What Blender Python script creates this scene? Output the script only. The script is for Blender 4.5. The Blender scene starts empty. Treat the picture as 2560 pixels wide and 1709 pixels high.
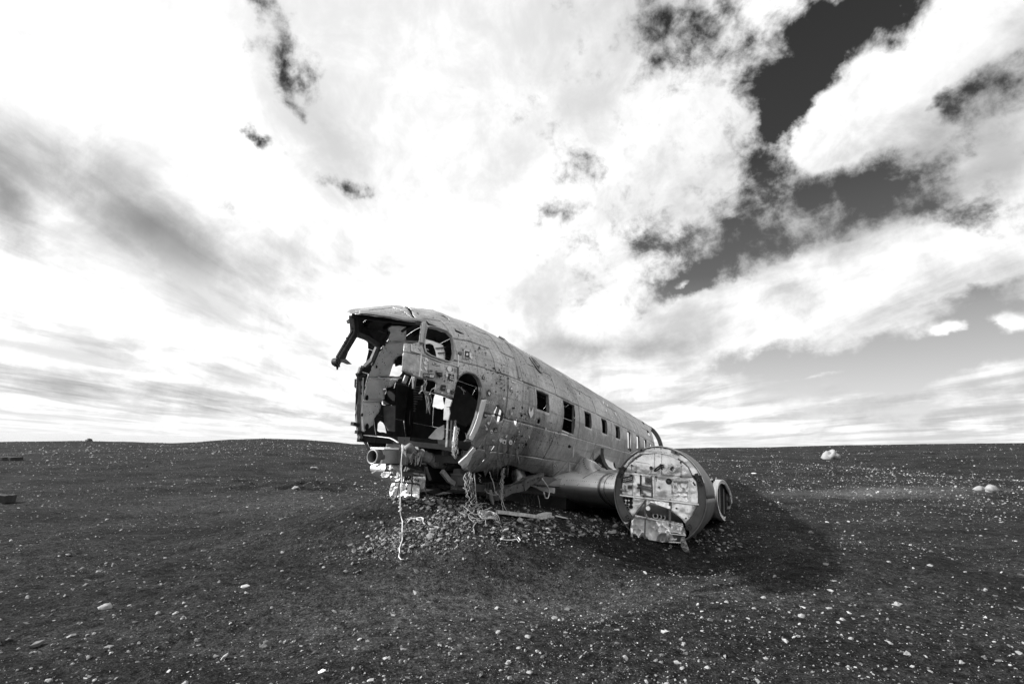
import bpy, bmesh, math, random
import numpy as np
from mathutils import Vector, Matrix, noise as mnoise
random.seed(7); rng = np.random.default_rng(11)
scene = bpy.context.scene
COL = scene.collection
R = math.radians

# ---------------------------------------------------------------- camera
F, CX, CY = 1280., 1280., 854.5
ROLL = math.atan(0.0226)
PITCH = math.atan((1108 - CY) * math.cos(ROLL) / F)
CAM = np.array([0, 0, 1.4])
ff = np.array([0, math.cos(PITCH), math.sin(PITCH)])
r0 = np.array([1., 0, 0]); u0 = np.cross(r0, ff)
rr = math.cos(ROLL) * r0 + math.sin(ROLL) * u0
uu = -math.sin(ROLL) * r0 + math.cos(ROLL) * u0
cd = bpy.data.cameras.new('camera'); cam = bpy.data.objects.new('camera', cd); COL.objects.link(cam)
cam.matrix_world = Matrix(((rr[0], uu[0], -ff[0], CAM[0]), (rr[1], uu[1], -ff[1], CAM[1]), (rr[2], uu[2], -ff[2], CAM[2]), (0, 0, 0, 1)))
cd.sensor_width = 36; cd.lens = 18; cd.clip_start = .05; cd.clip_end = 100000
scene.camera = cam

def ray(u, v):
    d = ff + (u - CX) / F * rr - (v - CY) / F * uu
    return d / np.linalg.norm(d)

# ---------------------------------------------------------------- world, sun, exposure
SUN_DIR = np.array([-1.70, -.05, 1.]); SUN_DIR = SUN_DIR / np.linalg.norm(SUN_DIR)
sun_el = math.asin(SUN_DIR[2]); sun_az = math.atan2(SUN_DIR[0], SUN_DIR[1])   # azimuth from +Y towards +X
sd = bpy.data.lights.new('sun', 'SUN'); sd.energy = 5.0; sd.angle = R(1.2); sd.color = (1, 1, 1)
sun = bpy.data.objects.new('sun', sd); COL.objects.link(sun)
sun.rotation_euler = Vector(-Vector(SUN_DIR)).to_track_quat('-Z', 'Y').to_euler()
vs = scene.view_settings
vs.view_transform = 'Standard'; vs.look = 'None'; vs.exposure = .6; vs.gamma = 1; vs.use_curve_mapping = False

class NT:
    """tiny node-graph helper"""
    def __init__(s, tree): s.t = tree; s.n = tree.nodes; s.l = tree.links
    def sock(s, node, name, val):
        i = node.inputs[name]
        if isinstance(val, bpy.types.NodeSocket): s.l.new(val, i)
        else: i.default_value = val
    def add(s, typ, ins=None, **kw):
        n = s.n.new(typ)
        for k, v in kw.items(): setattr(n, k, v)
        for k, v in (ins or {}).items(): s.sock(n, k, v)
        return n
    def m(s, op, a, b=None, c=None, clamp=False):
        n = s.n.new('ShaderNodeMath'); n.operation = op; n.use_clamp = clamp
        for i, x in enumerate((a, b, c)):
            if x is not None: s.sock(n, i, x)
        return n.outputs[0]
    def mix(s, f, a, b):
        n = s.n.new('ShaderNodeMix'); n.data_type = 'FLOAT'
        s.sock(n, 0, f); s.sock(n, 2, a); s.sock(n, 3, b)
        return n.outputs[0]
    def rng(s, x, a, b, c=0., d=1., smooth=True):
        n = s.n.new('ShaderNodeMapRange'); n.interpolation_type = 'SMOOTHSTEP' if smooth else 'LINEAR'
        s.sock(n, 0, x); n.inputs[1].default_value = a; n.inputs[2].default_value = b
        n.inputs[3].default_value = c; n.inputs[4].default_value = d
        return n.outputs[0]
    def noise(s, vec, scale, detail=4, rough=.55, dist=0., out=0):
        n = s.add('ShaderNodeTexNoise', {'Scale': scale, 'Detail': detail, 'Roughness': rough, 'Distortion': dist})
        if vec is not None: s.l.new(vec, n.inputs['Vector'])
        return n.outputs[out]
    def mapping(s, vec, scale=(1, 1, 1), loc=(0, 0, 0), rot=(0, 0, 0), typ='POINT'):
        n = s.n.new('ShaderNodeMapping'); n.vector_type = typ
        s.l.new(vec, n.inputs[0]); n.inputs['Location'].default_value = loc
        n.inputs['Rotation'].default_value = rot; n.inputs['Scale'].default_value = scale
        return n.outputs[0]
    def ramp(s, x, pts, interp='LINEAR'):
        n = s.n.new('ShaderNodeValToRGB'); n.color_ramp.interpolation = interp
        e = n.color_ramp.elements
        while len(e) < len(pts): e.new(.5)
        for el, (p, v) in zip(e, pts): el.position = p; el.color = (v, v, v, 1)
        s.l.new(x, n.inputs[0]); return n.outputs[0]

world = bpy.data.worlds.new('World'); scene.world = world; world.use_nodes = True
def build_sky():
    t = world.node_tree; t.nodes.clear(); N = NT(t)
    tc = N.add('ShaderNodeTexCoord').outputs['Generated']
    sky = N.add('ShaderNodeTexSky', sky_type='NISHITA', sun_disc=False, sun_elevation=sun_el, sun_rotation=sun_az)
    sky.dust_density = 1.0; sky.ozone_density = 3.0
    red = N.add('ShaderNodeSeparateColor', {'Color': sky.outputs[0]}).outputs[0]   # a black and white picture taken through a red filter
    sep = N.add('ShaderNodeSeparateXYZ', {'Vector': tc})
    x, y, z = sep.outputs
    az = N.m('ARCTAN2', x, y); el = N.m('ARCSINE', z)
    P0 = N.add('ShaderNodeCombineXYZ', {'X': az, 'Y': el, 'Z': 0.}).outputs[0]
    # cloud deck coordinates: clouds lie on a plane overhead, so they shrink and line up towards the horizon
    zz = N.m('MAXIMUM', N.m('ADD', z, .06), .03)
    PL = N.add('ShaderNodeCombineXYZ', {'X': N.m('DIVIDE', x, zz), 'Y': N.m('DIVIDE', y, zz), 'Z': 0.}).outputs[0]
    # ragged edges: warp the azimuth/elevation frame
    w1 = N.add('ShaderNodeTexNoise', {'Vector': tc, 'Scale': 5., 'Detail': 6., 'Roughness': .62}).outputs['Color']
    wv = N.add('ShaderNodeVectorMath', {0: w1, 1: (-.5, -.5, -.5)}, operation='ADD').outputs[0]
    wv = N.add('ShaderNodeVectorMath', {0: wv, 1: (.26, .17, 0)}, operation='MULTIPLY').outputs[0]
    PW = N.add('ShaderNodeVectorMath', {0: P0, 1: wv}, operation='ADD').outputs[0]
    wv2 = N.add('ShaderNodeVectorMath', {0: wv, 1: (.5, .4, 0)}, operation='MULTIPLY').outputs[0]
    PS = N.add('ShaderNodeVectorMath', {0: P0, 1: wv2}, operation='ADD').outputs[0]
    K = 2560 / 2349
    def ae(px, py):
        d = ray(px * K, py * K); return np.array([math.atan2(d[0], d[1]), math.asin(d[2])])
    def blob(px, py, rx, ry, ang, vec, grow=1.35):
        c = ae(px, py); a = R(ang)
        A = (ae(px + rx * math.cos(a), py + rx * math.sin(a)) - ae(px - rx * math.cos(a), py - rx * math.sin(a))) / 2
        B = (ae(px - ry * math.sin(a), py + ry * math.cos(a)) - ae(px + ry * math.sin(a), py - ry * math.cos(a))) / 2
        mp = N.mapping(vec, scale=(float(np.linalg.norm(A)) * grow, float(np.linalg.norm(B)) * grow, 1), loc=(float(c[0]), float(c[1]), 0), rot=(0, 0, math.atan2(A[1], A[0])), typ='TEXTURE')
        return N.add('ShaderNodeTexGradient', {'Vector': mp}, gradient_type='QUADRATIC_SPHERE').outputs['Fac']
    def total(lst, vec, start=0., grow=1.35):
        acc = start
        for (px, py, rx, ry, ang, amp) in lst:
            acc = N.m('MULTIPLY_ADD', blob(px, py, rx, ry, ang, vec, grow), amp, acc)
        return acc
    n_pl = N.noise(N.mapping(PL, scale=(1, .55, 1)), 1.5, 9, .62, .35)
    n_st = N.noise(N.mapping(PL, scale=(1, .22, 1)), 2.6, 7, .6, .5)
    n_dir = N.noise(tc, 9., 8, .65, .3)
    n_fine = N.noise(tc, 26., 5, .62, .2)
    holes = [(1990, 20, 230, 130, 0, -5.0), (1850, 150, 110, 170, 18, -4.5), (1790, 270, 85, 110, 0, -3.0), (1745, 230, 70, 120, 10, -1.8), (1770, 350, 80, 100, 0, -2.2),
             (1600, 90, 200, 200, 10, -1.5), (1690, 170, 90, 110, 0, -1.1), (1500, 60, 70, 150, 0, -.9),
             (2300, 200, 190, 110, -12, -1.45), (2200, 240, 80, 45, -30, -1.0),
             (2060, 400, 290, 85, -18, -2.4), (1830, 450, 240, 105, -28, -1.7), (1680, 530, 190, 100, -20, -1.4), (1950, 510, 240, 70, -20, -1.6), (1800, 560, 200, 60, -10, -1.0),
             (1560, 655, 180, 46, -6, -3.4), (1640, 610, 150, 60, -20, -1.7), (1520, 560, 90, 70, 0, -1.0), (1500, 700, 60, 30, 20, -1.6),
             (2300, 480, 250, 80, -20, -2.3), (2150, 470, 200, 60, -15, -1.4), (2330, 690, 150, 55, -15, -3.2), (2200, 690, 150, 22, -12, -1.2),
             (2050, 840, 520, 95, -4, -4.6), (2300, 760, 260, 80, -10, -2.0), (1760, 850, 260, 36, -8, -1.4), (2100, 930, 560, 45, 0, -1.5),
             (600, 40, 95, 120, 35, -2.5), (660, 150, 50, 140, -25, -2.0), (695, 215, 75, 100, 20, -2.0), (725, 275, 50, 55, 0, -1.3), (805, 425, 80, 46, 25, -2.7), (620, 335, 110, 36, 22, -2.4),
             (850, 455, 40, 20, 30, -.9), (640, 718, 46, 14, 15, -1.0), (790, 768, 70, 12, 8, -.8),
             (1355, 375, 75, 50, 0, -1.15), (1320, 500, 42, 50, 0, -1.0), (1440, 40, 40, 60, 0, -.6), (1400, 480, 90, 40, 0, -.4), (1620, 400, 120, 60, -20, -.35),
             (350, 975, 520, 22, 1, -1.3)]
    puffs = [(2120, 170, 350, 92, -33, 4.0), (1900, 300, 150, 95, -20, 4.2), (2030, 250, 220, 110, -20, 2.6), (2290, 60, 150, 90, -25, 1.6), (2150, 310, 110, 45, -30, 1.6), (1880, 240, 80, 50, -30, 1.6),
             (1740, 700, 330, 70, -14, 4.6), (1850, 640, 190, 65, -16, 3.6), (2130, 580, 210, 62, -5, 4.4), (2080, 660, 300, 60, -12, 3.6), (1620, 760, 190, 60, -8, 2.4), (2290, 600, 110, 45, 0, 2.0), (1760, 755, 220, 36, -8, 2.2),
             (2205, 752, 66, 22, -8, 5.2), (2330, 742, 66, 42, -12, 5.4), (1565, 650, 26, 14, -20, 3.4), (2240, 860, 210, 30, -9, 3.0), (2150, 900, 330, 22, -4, 2.4), (1870, 860, 90, 8, -8, 2.4),
             (640, 962, 190, 11, 1, 2.4), (210, 936, 105, 8, 5, 2.4), (470, 950, 30, 6, 0, 2.0)]
    mask = total(holes, PW, 1.35); mask = total(puffs, PS, mask)
    nz = N.m('ADD', N.m('MULTIPLY', N.m('SUBTRACT', n_pl, .5), 4.2), N.m('MULTIPLY', N.m('SUBTRACT', n_dir, .5), 4.6))
    nz = N.m('ADD', nz, N.m('MULTIPLY', N.m('SUBTRACT', n_fine, .5), 3.2))
    nz = N.m('MULTIPLY', nz, N.rng(el, .05, .34, .45, 1.))
    cov = N.m('ADD', N.m('ADD', mask, nz), N.rng(az, .12, -.25, 0., .75))
    alpha = N.rng(cov, -.7, 1.45)
    # clear sky as the red filter sees it: dark overhead, pale at the horizon
    hz = N.ramp(N.m('DIVIDE', el, 1.0, clamp=True), [(0, .88), (.1, .70), (.155, .55), (.215, .40), (.255, .25), (.31, .14), (.5, .045), (.8, .024), (1., .02)])
    clear = N.m('ADD', N.m('MULTIPLY', red, .006), N.m('MULTIPLY', hz, .62))
    # grey undersides
    shade = [(350, 520, 110, 72, 28, 1.1), (440, 580, 120, 55, 32, .5), (0, 440, 50, 120, -10, 1.3), (130, 385, 260, 95, 26, .55), (30, 330, 200, 100, 20, .35), (250, 440, 180, 80, 30, .25), (560, 640, 200, 70, 14, .18), (60, 560, 120, 60, 10, .3), (640, 560, 260, 55, 16, .22), (800, 620, 280, 45, 12, .16),
             (1400, 788, 150, 26, -2, .42), (1300, 780, 220, 40, 0, .16), (330, 900, 620, 46, 6, .46), (100, 870, 260, 30, 4, .2), (100, 120, 260, 80, 42, .20), (150, 620, 240, 40, 20, .12), (760, 300, 190, 70, 50, .16), (300, 780, 380, 40, 12, .12),
             (700, 690, 90, 60, 0, .12), (550, 850, 420, 24, 8, .14), (2160, 290, 190, 70, -25, .34), (2290, 160, 160, 90, -20, .3), (2150, 620, 140, 30, -10, .16), (1830, 660, 160, 24, -14, .12), (1650, 330, 190, 130, -30, .14), (1500, 460, 220, 120, 0, .12), (1650, 180, 160, 160, 0, .12), (2100, 480, 260, 60, -20, .28)]
    sh = total(shade, PS, 0., 1.75)
    sh = N.m('MULTIPLY', sh, N.m('MULTIPLY', N.rng(n_st, .25, .7, .85, 1.05), N.rng(n_dir, .3, .7, .85, 1.12)))
    sh = N.m('SUBTRACT', 1., N.m('EXPONENT', N.m('MULTIPLY', sh, -1.0)))
    n_soft = N.noise(N.mapping(PL, scale=(1, .45, 1), loc=(3.1, 1.7, 0)), 1.1, 5, .58, .5)
    left = N.rng(az, -.25, .5, 1., .45)
    streak = N.m('MULTIPLY', N.rng(n_st, .45, .72), N.m('MULTIPLY', N.m('MULTIPLY', left, .14), N.rng(el, .62, .3)))
    wisp = N.m('MULTIPLY', N.rng(N.m('ADD', N.m('MULTIPLY', n_soft, .65), N.m('MULTIPLY', n_dir, .35)), .38, .62, .0, 1.), N.rng(az, -.25, .55, .40, .46))
    dark = N.m('ADD', N.m('ADD', sh, streak), wisp)
    dark = N.m('MULTIPLY', N.m('SUBTRACT', 1., N.m('EXPONENT', N.m('MULTIPLY', dark, -1.5))), .84)
    glow = N.rng(N.add('ShaderNodeVectorMath', {0: tc, 1: tuple(SUN_DIR)}, operation='DOT_PRODUCT').outputs['Value'], .1, 1., 1.0, 1.10)
    bright = N.m('MULTIPLY', N.m('SUBTRACT', .96, N.m('MULTIPLY', dark, 1.12)), glow)
    bright = N.m('MAXIMUM', N.m('MULTIPLY', bright, N.rng(az, -.15, .55, 1., .80)), .05)
    out = N.mix(alpha, clear, bright)
    # a low pale veil at the horizon
    out = N.mix(N.rng(el, .0, .05, .55, 0.), out, .58)
    out = N.m('MAXIMUM', out, .004)
    below = N.rng(el, -.02, .0, 0., 1.)
    out = N.mix(below, .05, out)
    bg = N.add('ShaderNodeBackground', {'Color': out, 'Strength': 1.0})
    o = N.add('ShaderNodeOutputWorld', {'Surface': bg.outputs[0]})
build_sky()

# ---------------------------------------------------------------- materials
def material(name, base, rough=.6, metal=0., spec=.5, bump=0., bscale=40., var=.25, vscale=6., extra=None, coord='Object'):
    m = bpy.data.materials.new(name); m.use_nodes = True; t = m.node_tree; t.nodes.clear(); N = NT(t)
    tc = N.add('ShaderNodeTexCoord').outputs[coord]
    n1 = N.noise(tc, vscale, 7, .6)
    val = N.m('MULTIPLY', N.rng(n1, .3, .7, 1 - var, 1 + var, False), base)
    b = N.add('ShaderNodeBsdfPrincipled', {'Roughness': rough, 'Metallic': metal})
    b.inputs['Specular IOR Level'].default_value = spec
    h = N.noise(tc, bscale, 5, .6)
    ctx = dict(N=N, tc=tc, val=val, b=b, h=h, rough=rough)
    if extra: extra(ctx)
    N.sock(b, 'Base Color', ctx['val'])
    if bump or 'bump' in ctx:
        bp = N.add('ShaderNodeBump', {'Strength': ctx.get('bump', bump), 'Distance': ctx.get('bdist', .01), 'Height': ctx['h']})
        t.links.new(bp.outputs[0], b.inputs['Normal'])
    N.add('ShaderNodeOutputMaterial', {'Surface': b.outputs[0]})
    return m

def skin_extra(c):
    N = c['N']
    uv = N.add('ShaderNodeUVMap').outputs[0]
    sep = N.add('ShaderNodeSeparateXYZ', {'Vector': uv}); su, sv = sep.outputs[0], sep.outputs[1]
    v = c['val']
    big = N.noise(uv, 1.1, 5, .6, .4)
    v = N.m('MULTIPLY', v, N.rng(big, .3, .7, .78, 1.22, False))
    # rain streaks running down the side
    st = N.noise(N.mapping(uv, scale=(9, .7, 1)), 1.6, 5, .6)
    v = N.m('MULTIPLY', v, N.rng(st, .35, .72, .9, 1.16, False))
    # frost-like mottling
    mt = N.noise(uv, 38., 4, .7)
    v = N.m('MULTIPLY', v, N.rng(mt, .3, .7, .80, 1.20, False))
    m2 = N.noise(uv, 13., 5, .7, .3)
    v = N.m('MULTIPLY', v, N.rng(m2, .32, .68, .80, 1.20, False))
    grime = N.noise(N.mapping(uv, scale=(1.4, .8, 1), loc=(4, 2, 0)), .9, 6, .68, .5)
    v = N.m('MULTIPLY', v, N.rng(grime, .50, .66, 1., .58))
    # clustered pits and shot marks, deeper where clusters are
    clu = N.noise(uv, 1.55, 4, .6)
    vo = N.add('ShaderNodeTexVoronoi', {'Vector': uv, 'Scale': 30., 'Randomness': 1.}); 
    pit = N.m('MULTIPLY', N.rng(vo.outputs['Distance'], .12, .27, 1., 0.), N.rng(clu, .51, .59))
    vo2 = N.add('ShaderNodeTexVoronoi', {'Vector': uv, 'Scale': 11., 'Randomness': 1.})
    pit2 = N.m('MULTIPLY', N.rng(vo2.outputs['Distance'], .05, .11, 1., 0.), N.rng(clu, .42, .54))
    pits = N.m('MAXIMUM', pit, pit2)
    v = N.m('MULTIPLY', v, N.m('SUBTRACT', 1., N.m('MULTIPLY', pits, .78)))
    # rivets: lines along frames every 0.615 m (darkened dots), along stringers every 0.42 m
    def line(a, b, pitch, step, w):
        fa = N.m('ABSOLUTE', N.m('SUBTRACT', N.m('FRACT', N.m('DIVIDE', a, pitch)), .5))
        la = N.m('MULTIPLY', N.m('SUBTRACT', .5, fa), pitch)
        fb = N.m('MULTIPLY', N.m('ABSOLUTE', N.m('SUBTRACT', N.m('FRACT', N.m('DIVIDE', b, step)), .5)), step)
        d = N.m('SQRT', N.m('ADD', N.m('MULTIPLY', la, la), N.m('MULTIPLY', fb, fb)))
        return N.rng(d, w * .6, w, 1., 0.), N.rng(la, .004, .022, 1., 0.)
    r1, l1 = line(su, sv, .6075, .036, .0085)
    r2, l2 = line(sv, su, .44, .04, .008)
    riv = N.m('MAXIMUM', r1, r2)
    v = N.m('MULTIPLY', v, N.m('SUBTRACT', 1., N.m('MULTIPLY', riv, .5)))
    v = N.m('MULTIPLY', v, N.m('ADD', 1., N.m('MULTIPLY', N.m('MAXIMUM', l1, l2), -.10)))
    # scratches: thin pale lines
    for sc, rt in ((5., .4), (7., -.9)):
        s_ = N.noise(N.mapping(uv, scale=(1, 14, 1), rot=(0, 0, rt)), sc, 2, .5)
        v = N.m('ADD', v, N.m('MULTIPLY', N.rng(s_, .70, .73), .10))
    c['val'] = N.m('MINIMUM', v, .8)
    hh = N.m('ADD', N.m('MULTIPLY', N.noise(uv, 5., 4, .55), .9), N.m('MULTIPLY', mt, .10))
    hh = N.m('SUBTRACT', hh, N.m('MULTIPLY', pits, .5))
    hh = N.m('ADD', hh, N.m('MULTIPLY', riv, .12))
    c['h'] = hh; c['bump'] = .7; c['bdist'] = .03
    N.sock(c['b'], 'Roughness', N.rng(mt, .2, .8, c['rough'] - .1, c['rough'] + .15, False))

M = {}
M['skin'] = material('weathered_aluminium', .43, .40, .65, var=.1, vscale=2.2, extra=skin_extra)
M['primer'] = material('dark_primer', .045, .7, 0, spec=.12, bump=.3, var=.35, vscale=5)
M['floorboard'] = material('bounce_floor', .60, .7, 0, var=.2, vscale=5)  # floor made pale to bounce light onto the cockpit lining
M['black'] = material('flat_black', .018, .8, 0, spec=.12, bump=.3, var=.35, vscale=9)  # flat black, also for sheets and discs drawn as gaps and holes
def specks(c):
    N = c['N']; vo = N.add('ShaderNodeTexVoronoi', {'Vector': c['tc'], 'Scale': 14.}); k = N.noise(c['tc'], 4., 3)
    p = N.m('MULTIPLY', N.rng(vo.outputs['Distance'], .09, .17, 1., 0.), N.rng(k, .42, .55))
    c['val'] = N.m('MULTIPLY', c['val'], N.m('SUBTRACT', 1., N.m('MULTIPLY', p, .85)))
M['lining'] = material('pale_lining', .90, .55, 0., bump=.3, bscale=12, var=.16, vscale=6, extra=specks)
M['rim'] = material('door_rim', .75, .5, .1, bump=.2, var=.1, vscale=8)
M['frame'] = material('frame_metal', .14, .6, .2, spec=.12, bump=.4, var=.3, vscale=12)
def fire(c):
    N = c['N']; st = N.noise(N.mapping(c['tc'], scale=(1, 1, .35)), 7., 5, .6, .6)
    c['val'] = N.m('MULTIPLY', c['val'], N.rng(st, .36, .58, .86, 1.04))
    sp = N.add('ShaderNodeTexVoronoi', {'Vector': c['tc'], 'Scale': 17.})
    c['val'] = N.m('MULTIPLY', c['val'], N.rng(sp.outputs['Distance'], .05, .12, .35, 1.))
    c['h'] = N.noise(c['tc'], 4.5, 3, .5, .3); c['bump'] = .28; c['bdist'] = .08
M['fire'] = material('stainless_firewall', .80, .34, .7, var=.12, vscale=3.5, extra=fire)
M['barrel'] = material('nacelle_barrel', .17, .5, .4, bump=.3, var=.3, vscale=4)
M['ring'] = material('burnt_ring_metal', .10, .6, .2, spec=.12, bump=.25, var=.25, vscale=7)
M['nacelle'] = material('nacelle_metal', .32, .42, .45, bump=.25, var=.22, vscale=4)
M['wing'] = material('wing_metal', .92, .36, .5, bump=.45, bscale=3.5, var=.12, vscale=3, extra=specks)
M['abraded'] = material('abraded_metal', .30, .5, .4, bump=.4, bscale=30, var=.55, vscale=22)
M['sheet'] = material('crumpled_sheet', .90, .30, .5, bump=.3, bscale=8, var=.12, vscale=4)
M['dirtysheet'] = material('dirty_sheet', .36, .5, .3, bump=.4, bscale=9, var=.35, vscale=5)
M['dark'] = material('dark_fitting', .045, .6, .2, spec=.12, bump=.3, var=.4, vscale=20)
M['rust'] = material('rusty_pipe', .22, .65, .2, bump=.6, bscale=30, var=.45, vscale=14)
M['white'] = material('white_paint', .86, .6, var=.06)
M['wire'] = material('pale_wire', .34, .6, var=.4, vscale=3)
M['darkwire'] = material('dark_wire', .04, .6, var=.4)
M['rope'] = material('white_rope', .62, .8, var=.1, bump=.5, bscale=120)
M['ink'] = material('dark_print', .03, .6, var=.2)
M['greyink'] = material('grey_sticker', .30, .6, var=.3)
M['wood'] = material('bleached_wood', .50, .8, var=.35, vscale=18, bump=.6, bscale=40)
M['darkwood'] = material('dark_driftwood', .03, .85, var=.4, vscale=12, bump=.8, bscale=25)
def islevar(c):
    N = c['N']; r_ = N.add('ShaderNodeNewGeometry').outputs['Random Per Island']
    c['val'] = N.m('MINIMUM', N.m('MULTIPLY', c['val'], N.m('ADD', .35, N.m('MULTIPLY', N.m('MULTIPLY', r_, r_), 1.5))), .85); c['bump'] = .5
M['gravel'] = material('gravel_stones', .20, .85, var=.35, vscale=16, bump=.6, bscale=60, extra=islevar)
M['pebble'] = material('pale_pebble', .26, .8, var=.25, vscale=12, bump=.4, bscale=60, extra=islevar)
M['stone'] = material('grey_stone', .12, .85, var=.35, vscale=16, bump=.6, bscale=60)
M['palestone'] = material('pale_stone', .27, .8, var=.25, vscale=12, bump=.4, bscale=60)
M['darkstone'] = material('dark_stone', .07, .85, var=.35, vscale=12, bump=.7, bscale=50)

# ---------------------------------------------------------------- mesh helpers
class MB:
    def __init__(s): s.v = []; s.f = []; s.uv = None
    def vert(s, p): s.v.append(tuple(float(x) for x in p)); return len(s.v) - 1
    def verts(s, ps): return [s.vert(p) for p in ps]
    def face(s, ids): s.f.append(tuple(ids))
    def box(s, c, hx, hy, hz):
        """oriented box: centre and three half-axis vectors"""
        c, hx, hy, hz = map(np.asarray, (c, hx, hy, hz)); ids = []
        for k in (-1, 1):
            for j in (-1, 1):
                for i in (-1, 1): ids.append(s.vert(c + i * hx + j * hy + k * hz))
        for q in ((0, 2, 3, 1), (4, 5, 7, 6), (0, 1, 5, 4), (2, 6, 7, 3), (0, 4, 6, 2), (1, 3, 7, 5)): s.face([ids[k] for k in q])
        return s
    def bar(s, a, b, w, t, up=(0, 0, 1)):
        a = np.asarray(a, float); b = np.asarray(b, float); d = b - a; L = np.linalg.norm(d); d = d / L
        x = np.cross(d, up); x = x / (np.linalg.norm(x) + 1e-9); z = np.cross(x, d)
        return s.box((a + b) / 2, d * L / 2, x * w / 2, z * t / 2)
    def tube(s, pts, r, n=6, cap=True):
        pts = [np.asarray(p, float) for p in pts]; rs = r if isinstance(r, (list, tuple)) else [r] * len(pts)
        rings = []; prev = None
        for i, p in enumerate(pts):
            d = pts[min(i + 1, len(pts) - 1)] - pts[max(i - 1, 0)]; d = d / (np.linalg.norm(d) + 1e-9)
            if prev is None:
                x = np.cross(d, (0, 0, 1.)); 
                if np.linalg.norm(x) < .1: x = np.cross(d, (1., 0, 0))
            else: x = prev - d * np.dot(prev, d)
            x = x / (np.linalg.norm(x) + 1e-9); prev = x; y = np.cross(d, x)
            rings.append(s.verts([p + rs[i] * (math.cos(a) * x + math.sin(a) * y) for a in np.linspace(0, 2 * math.pi, n, endpoint=False)]))
        for A, B in zip(rings, rings[1:]):
            for k in range(n): s.face((A[k], A[(k + 1) % n], B[(k + 1) % n], B[k]))
        if cap: s.face(rings[0][::-1]); s.face(rings[-1])
        return s
    def disc(s, c, x, y, rx, ry, n=12, jitter=0):
        c, x, y = map(np.asarray, (c, x, y))
        s.face(s.verts([c + rx * (1 + jitter * random.uniform(-1, 1)) * math.cos(a) * x + ry * (1 + jitter * random.uniform(-1, 1)) * math.sin(a) * y for a in np.linspace(0, 2 * math.pi, n, endpoint=False)]))
        return s
    def prism(s, poly, d):
        """closed polygon (3-D points, flat) pushed by vector d"""
        d = np.asarray(d); A = s.verts(poly); B = s.verts([np.asarray(p) + d for p in poly]); n = len(poly)
        s.face(A[::-1]); s.face(B)
        for k in range(n): s.face((A[k], A[(k + 1) % n], B[(k + 1) % n], B[k]))
        return s
    def grid(s, P):
        """P[i][j] points"""
        ids = [s.verts(row) for row in P]
        for a, b in zip(ids, ids[1:]):
            for k in range(len(a) - 1): s.face((a[k], a[k + 1], b[k + 1], b[k]))
        return s
    def build(s, name, mat, parent=None, smooth=False, solid=0., bevel=0.):
        me = bpy.data.meshes.new(name); me.from_pydata(s.v, [], s.f); me.update()
        me.materials.append(mat)
        bm = bmesh.new(); bm.from_mesh(me)
        big = [f for f in bm.faces if len(f.verts) > 4]
        if big: bmesh.ops.triangulate(bm, faces=big)
        bmesh.ops.recalc_face_normals(bm, faces=bm.faces); bm.to_mesh(me); bm.free()
        me.polygons.foreach_set('use_smooth', [bool(smooth)] * len(me.polygons))
        o = bpy.data.objects.new(name, me); COL.objects.link(o)
        if parent is not None: o.parent = parent
        if solid:
            m = o.modifiers.new('solid', 'SOLIDIFY'); m.thickness = solid; m.offset = 0
        if bevel:
            m = o.modifiers.new('bevel', 'BEVEL'); m.width = bevel; m.segments = 2; m.limit_method = 'ANGLE'
        return o

def tag(o, label=None, cat=None, group=None, kind=None):
    if label: o['label'] = label
    if cat: o['category'] = cat
    if group: o['group'] = group
    if kind: o['kind'] = kind
    return o
def shell_normal_mesh(o): pass

# ---------------------------------------------------------------- aircraft frame of reference: s aft, p port, h up
ax = ray(1890, 1222)
_p0 = np.cross(ax, [0, 0, 1.]); _p0 /= np.linalg.norm(_p0); _u0 = np.cross(_p0, ax)
BANK = R(1.5)
pp = math.cos(BANK) * _p0 - math.sin(BANK) * _u0; up = np.cross(pp, ax)
LC, HC = 4.1, -.79
ORG = CAM - LC * pp - HC * up
EYE = np.array([0, LC, HC])
root = bpy.data.objects.new('airplane_wreck', None); COL.objects.link(root)
root.matrix_world = Matrix(((ax[0], -pp[0], up[0], ORG[0]), (ax[1], -pp[1], up[1], ORG[1]), (ax[2], -pp[2], up[2], ORG[2]), (0, 0, 0, 1)))
tag(root, 'broken grey propeller airplane fuselage lying noseless on black sand', 'airplane wreck')
def L(s, p, h): return np.array([s, -p, h])           # aircraft coordinates -> root-local
def LW(q): return ORG + q[0] * ax - q[1] * pp + q[2] * up   # root-local -> world
def dl(uv): d = ray(*uv); return np.array([d @ ax, d @ pp, d @ up])
def at_p(uv, p): d = dl(uv); q = EYE + (p - LC) / d[1] * d; return L(*q)
def at_s(uv, s): d = dl(uv); q = EYE + s / d[0] * d; return L(*q)
def at_h(uv, h): d = dl(uv); q = EYE + (h - HC) / d[2] * d; return L(*q)
def at_dist(uv, t): return L(*(EYE + t * dl(uv)))
# survey points: enlarged views of the photograph
def r1(x, y): return (820 + x / 4.355, 740 + y / 4.355)
def r2(x, y): return (820 + x / 4.127, 1020 + y / 4.127)
def r3(x, y): return (1120 + x / 4.9, 780 + y / 4.9)
def r4(x, y): return (1100 + x / 5.2275, 1050 + y / 5.2275)
def r5(x, y): return (1380 + x / 5.228, 950 + y / 5.228)
def r6(x, y): return (1500 + x / 4.9, 1080 + y / 4.9)

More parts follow.
